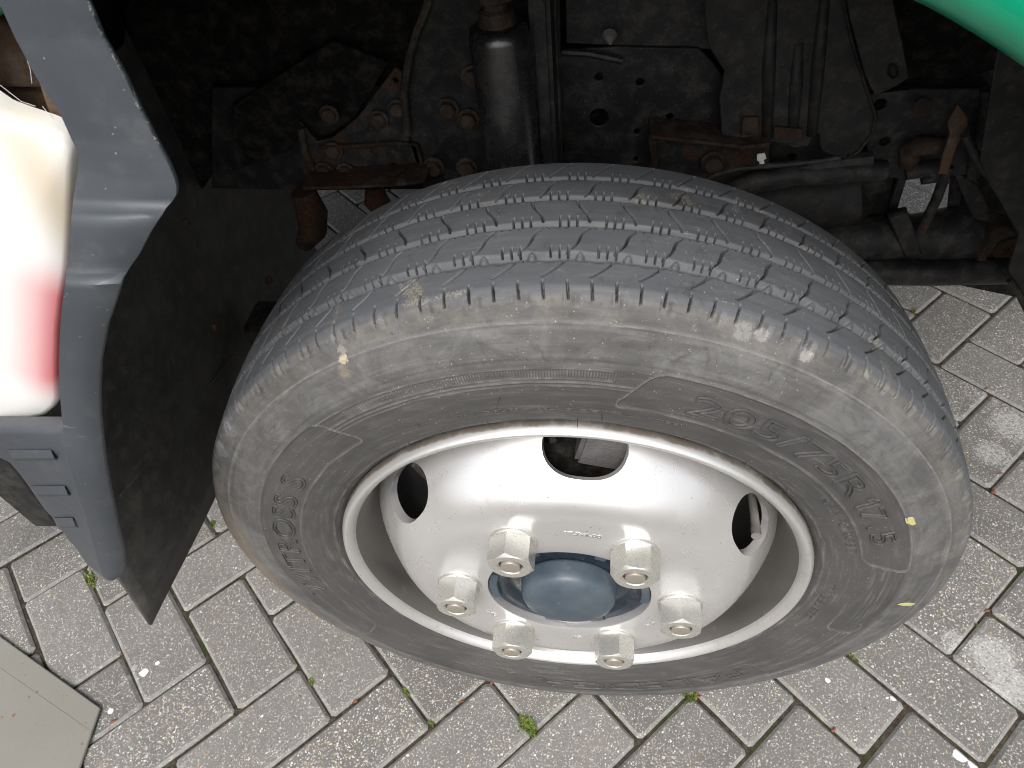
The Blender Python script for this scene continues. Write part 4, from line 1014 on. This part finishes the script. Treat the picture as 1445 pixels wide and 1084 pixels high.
# bump stop / reservoir under the rail
ctube('air_reservoir', [PY(a, b, .36) for a, b in [(1010, 300), (1050, 284), (1100, 277), (1160, 276), (1205, 270), (1216, 266)]], [.025, .040, .042, .042, .040, .030], 28, 'liner', truck)
ctube('spring_leaf', [PY(a, b, .29) for a, b in [(1000, 290), (1060, 258), (1120, 246), (1180, 243), (1250, 240)]], [.010, .012, .012, .012, .010], 10, 'black', truck)
ctube('spring_leaf', [PY(a, b, .29) for a, b in [(1020, 275), (1100, 246), (1160, 232), (1230, 224)]], [.006, .008, .008, .008], 8, 'black', truck)
# right rear of the wheel well: uprights, shackle, trailing arm, drag link
plate('frame_end_plate', [(1225, 136), (1290, 128), (1395, 127), (1402, 180), (1380, 245), (1270, 252), (1225, 245)], .318, .004, M['black'], truck, holes=[(1242, 148, .007), (1249, 200, .006)])
ctube('bracket_stud', [PY(1302, 152, .31), PY(1302, 152, .300)], .008, 12, 'rust', truck)
ctube('curved_bracket', [PY(a, b, .30) for a, b in [(1282, 232), (1284, 214), (1296, 206), (1330, 206), (1345, 212)]], [.009, .011, .010, .008, .006], 10, 'rust', truck)
ctube('curved_bracket', [PY(a, b, .295) for a, b in [(1278, 246), (1300, 240), (1316, 236), (1318, 250), (1300, 254)]], [.006, .008, .009, .008, .005], 10, 'blackr', truck)
plate('rusty_stay', [(1352, 152), (1364, 166), (1364, 178), (1350, 205), (1336, 245), (1326, 245), (1334, 215), (1343, 190), (1340, 175)], .285, .005, M['rust2'], truck)
ctube('thin_rod', [PY(1338, 235, .29), PY(1322, 280, .29), PY(1300, 326, .29)], .0050, 10, 'blackr', truck)
ctube('frame_edge', [PY(a, b, .305) for a, b in [(1393, 125), (1393, 160), (1380, 215), (1372, 250)]], [.006, .007, .007, .006], 10, 'blackr', truck)
# uprights either side of the daylight gap
plate('hanger_plate', [(1150, 262), (1278, 250), (1262, 300), (1252, 330), (1160, 335)], .36, .008, M['black'], truck)
plate('hanger_edge', [(1270, 252), (1279, 251), (1262, 305), (1254, 332), (1246, 332)], .345, .010, M['blackr'], truck)
plate('hanger_plate', [(1352, 243), (1445, 240), (1480, 320), (1440, 420), (1345, 400), (1343, 310), (1348, 270)], .37, .008, M['dark'], truck)
ctube('hanger_tube', [PY(1350, 246, .35), PY(1343, 315, .35)], .006, 10, 'blackr', truck)
ctube('trailing_arm', [PY(a, b, .33) for a, b in [(1120, 345), (1200, 340), (1290, 335), (1340, 330), (1390, 335)]], [.026, .026, .026, .030, .024], 20, 'black', truck)
plate('arm_clamp', [(1258, 310), (1280, 304), (1288, 328), (1298, 358), (1280, 362), (1266, 330)], .300, .014, M['black'], truck, bev=.002)
plate('arm_bush_bracket', [(1352, 250), (1378, 262), (1395, 300), (1445, 315), (1445, 365), (1372, 366), (1378, 330), (1372, 300)], .322, .008, M['blackr'], truck, bev=.002)
pB = PY(1422, 350, .31)
def ringm(name, c_, prof_, mat, parent, n=36):
    v, f = revolve(prof_, n, center=(c_.x, c_.y, c_.z)); me = fix(mesh(name, v, f)); smooth_by_angle(me, 40); return add(name, me, M[mat], parent)
ringm('arm_bush', pB, [(0, .001), (.004, .010), (.004, .014), (.001, .016), (.001, .020), (.009, .023), (.010, .030), (.004, .033), (-.02, .033)], 'rust', truck)
ctube('drag_link', [PY(a, b, .30) for a, b in [(1130, 378), (1220, 384), (1320, 385), (1432, 382)]], .0145, 20, 'black2', truck)
ctube('lower_arm', [PY(a, b, .315) for a, b in [(1140, 362), (1250, 368), (1340, 366), (1400, 368)]], .010, 14, 'black', truck)
ctube('rail_lip', [PY(a, b, .31) for a, b in [(1300, 362), (1340, 354), (1372, 360)]], .004, 8, 'blackr', truck)
ctube('brake_hose', [PY(a, b, .255) for a, b in [(1362, 190), (1382, 232), (1400, 252), (1420, 285), (1445, 335), (1475, 400)]], .0042, 10, 'liner', truck)
plate('rear_arch_liner', [(1412, 60), (1470, 60), (1600, 200), (1600, 460), (1470, 455), (1432, 395), (1424, 380), (1440, 330), (1400, 262), (1385, 225), (1395, 160)], .235, .003, M['liner'], truck, bev=.001)
ctube('liner_edge', [PY(a, b, .232) for a, b in [(1424, 395), (1436, 412), (1450, 440)]], .003, 8, 'black', truck)
# axle beam behind the wheel
ctube('axle_beam', [(0, .155, .366), (0, .30, .345), (0, 1.7, .345)], [.045, .035, .035], 20, 'black', truck)
box('leaf_spring', -.44, .10, .275, .335, .405, .44, M['dark'], truck, .006)
# far front wheel on the other side
v, f = revolve([(-.1, .24), (-.0, .25), (.02, .29), (.0, .365), (-.02, .376), (-.16, .376), (-.18, .36), (-.19, .29), (-.17, .24)], 64, center=(0, 1.75, .374)); me = fix(mesh('far_tyre', v, f)); me.shade_smooth(); add('far_tyre', me, M['tyre'], truck)
v, f = revolve([(-.02, .24), (-.06, .2), (-.03, .1), (-.03, .001)], 48, center=(0, 1.75, .374)); add('far_wheel_disc', fix(mesh('far_wheel_disc', v, f)), M['well'], truck, True)

# ------------------------------------------------------------------ beige board on the paving, bottom left corner
P = [PZ(-140, 798, .006), PZ(0, 898, .006), PZ(141, 999, .006), PZ(112, 1084, .006), PZ(86, 1150, .006), PZ(-140, 1150, .006)]
cu = bmesh.new(); vs = [cu.verts.new((p.x, p.y, .006)) for p in P]; fcs = cu.faces.new(vs)
r_ = bmesh.ops.extrude_face_region(cu, geom=[fcs]); 
for g in r_['geom']:
    if isinstance(g, bmesh.types.BMVert): g.co.z = .0015
bmesh.ops.recalc_face_normals(cu, faces=cu.faces); bmesh.ops.bevel(cu, geom=cu.edges[:], offset=.0009, segments=2, affect='EDGES')
bd_ = add('board', bm_mesh('board', cu), M['board']); tag(bd_, 'flat beige board with rusty freckles lying on the paving at the bottom left', 'board')
pa, pb = PZ(-40, 915, .0061), PZ(128, 1032, .0061); v, f = tube([pa, pb], .00035, 6); add('score_line', mesh('score_line', v, f), M['board'], bd_)

# ------------------------------------------------------------------ moss tufts and scraps in the joints
def moss(px, py, L, wd, n, label, dirv=None, tall=.012):
    c_ = PZ(px, py, 0); V = []; F = []; mi = []; dv = dirv.normalized(); sv_ = Vector((-dv.y, dv.x, 0))
    for k in range(n):
        a, b = random.gauss(0, .38), random.gauss(0, .36)
        p = c_ + dv * (a * L) + sv_ * (b * wd); p.z = -.006
        an = random.uniform(0, 2 * PI); h = random.uniform(.4, 1) * tall * math.exp(-a * a); lw = random.uniform(.0006, .0013); ln = random.uniform(.2, .9) * h
        t_ = Vector((math.cos(an), math.sin(an), 0)); s__ = Vector((-t_.y, t_.x, 0)); k0 = len(V)
        V += [p - s__ * lw, p + s__ * lw, p + t_ * ln * .5 + Vector((0, 0, h * .75 + .003)) + s__ * lw, p + t_ * ln * .5 + Vector((0, 0, h * .75 + .003)) - s__ * lw, p + t_ * ln + Vector((0, 0, h + .003))]
        F += [(k0, k0 + 1, k0 + 2, k0 + 3), (k0 + 3, k0 + 2, k0 + 4)]; q_ = random.random() < .3; mi += [q_, q_]
    me = mesh('moss_tuft', V, F); o = add('moss_tuft', me, [M['moss'], M['moss2']])
    me.polygons.foreach_set('material_index', [int(x) for x in mi])
    return tag(o, label, 'moss', 'moss tufts in the paving joints')
moss(745, 1025, .020, .009, 420, 'bright green moss tuft in the joint below the wheel centre', A, .012)
moss(970, 979, .017, .009, 300, 'yellowish moss tuft touching the tyre below the right nuts', A, .013)
moss(128, 817, .020, .007, 260, 'green moss tuft beside the tip of the grey bumper end', A, .009)
moss(439, 962, .008, .004, 90, 'tiny moss speck in the joint left of the tyre bottom', A, .007)
moss(572, 975, .010, .004, 80, 'thin moss line in the joint under the lower left of the tyre', A, .004)
moss(300, 738, .010, .005, 90, 'small moss tuft between mud flap and tyre', A, .006)
moss(1290, 438, .014, .004, 110, 'dark moss tuft by the tread at the right', B, .006)
moss(1204, 926, .012, .003, 80, 'narrow moss line in the joint near the lower right of the tyre', A, .004)
moss(607, 1020, .007, .004, 60, 'moss speck at the joint corner left of the brightest tuft', A, .004)
moss(1375, 879, .006, .003, 50, 'moss speck next to the orange leaf scrap at the right', A, .004)
def scrap(px, py, r, mat, label, group, z=.001, ang=0, el=.6):
    c_ = PZ(px, py, z); V = [(c_.x, c_.y, z + .0016)]; n = 9
    for i in range(n):
        a = 2 * PI * i / n; rr_ = r * .8 * random.uniform(.6, 1.2); x, y = rr_ * math.cos(a), rr_ * el * math.sin(a)
        V.append((c_.x + x * math.cos(ang) - y * math.sin(ang), c_.y + x * math.sin(ang) + y * math.cos(ang), z + random.uniform(-.0006, .0008)))
    F = [(0, 1 + i, 1 + (i + 1) % n) for i in range(n)]
    o = add('leaf_scrap', mesh('leaf_scrap', V, F), M[mat]); o.modifiers.new('t', 'SOLIDIFY').thickness = .0006
    return tag(o, label, 'leaf scrap', group)
G = 'reddish scraps lying in the joints'
for px, py, r, a, lb_ in ((694, 964, .006, .9, 'reddish scrap in the joint just below the lower left nut'), (651, 990, .0055, .5, 'orange brown scrap on the joint left of the green moss'), (985, 983, .006, .2, 'dark red scrap beside the yellowish moss tuft'), (1176, 1030, .006, .9, 'orange scrap in the long joint at the lower right'),
        (1393, 862, .007, .4, 'bright orange scrap where joints meet at the right edge'), (1392, 548, .006, .9, 'red scrap at the joint beside the pale lime stain'), (1402, 694, .008, .9, 'broad reddish scrap in the joint right of the tyre'), (1411, 668, .006, .2, 'orange scrap just above the broad reddish one right of the tyre'), (171, 923, .004, .4, 'tiny orange scrap in the joint below the bumper tip'), (501, 990, .006, .7, 'thin reddish scrap along the joint at the lower left of the tyre'), (160, 1018, .006, .7, 'brownish scrap on the joint beside the beige board')):
    scrap(px, py, r, 'redbit', lb_, G, .0012, a, .5)
# two yellow scraps stuck on the sidewall
for (t_, R_, an, l_, w_, lb_) in ((155.5, .3205, .4, .0075, .0045, 'squarish yellow leaf scrap stuck on the tyre sidewall'), (183.5, .333, 1.2, .010, .0030, 'long thin yellow leaf scrap stuck low on the tyre sidewall')):
    V = []; t0 = math.radians(t_)
    for (a, b) in ((-1, -.4), (-.6, .8), (.2, 1), (1, .5), (.8, -.7), (-.2, -1)):
        x, y = a * l_ * math.cos(an) - b * w_ * math.sin(an), a * l_ * math.sin(an) + b * w_ * math.cos(an)
        p = Vector(surf(R_ + y, t0 + x / R_, .0014)); V.append((p.x, p.y, p.z + WZ))
    o = add('leaf_scrap', mesh('leaf_scrap', V, [tuple(range(6))]), M['yellowbit']); o.modifiers.new('t', 'SOLIDIFY').thickness = .0006
    tag(o, lb_, 'leaf scrap', 'yellow scraps on the sidewall')
print('done')
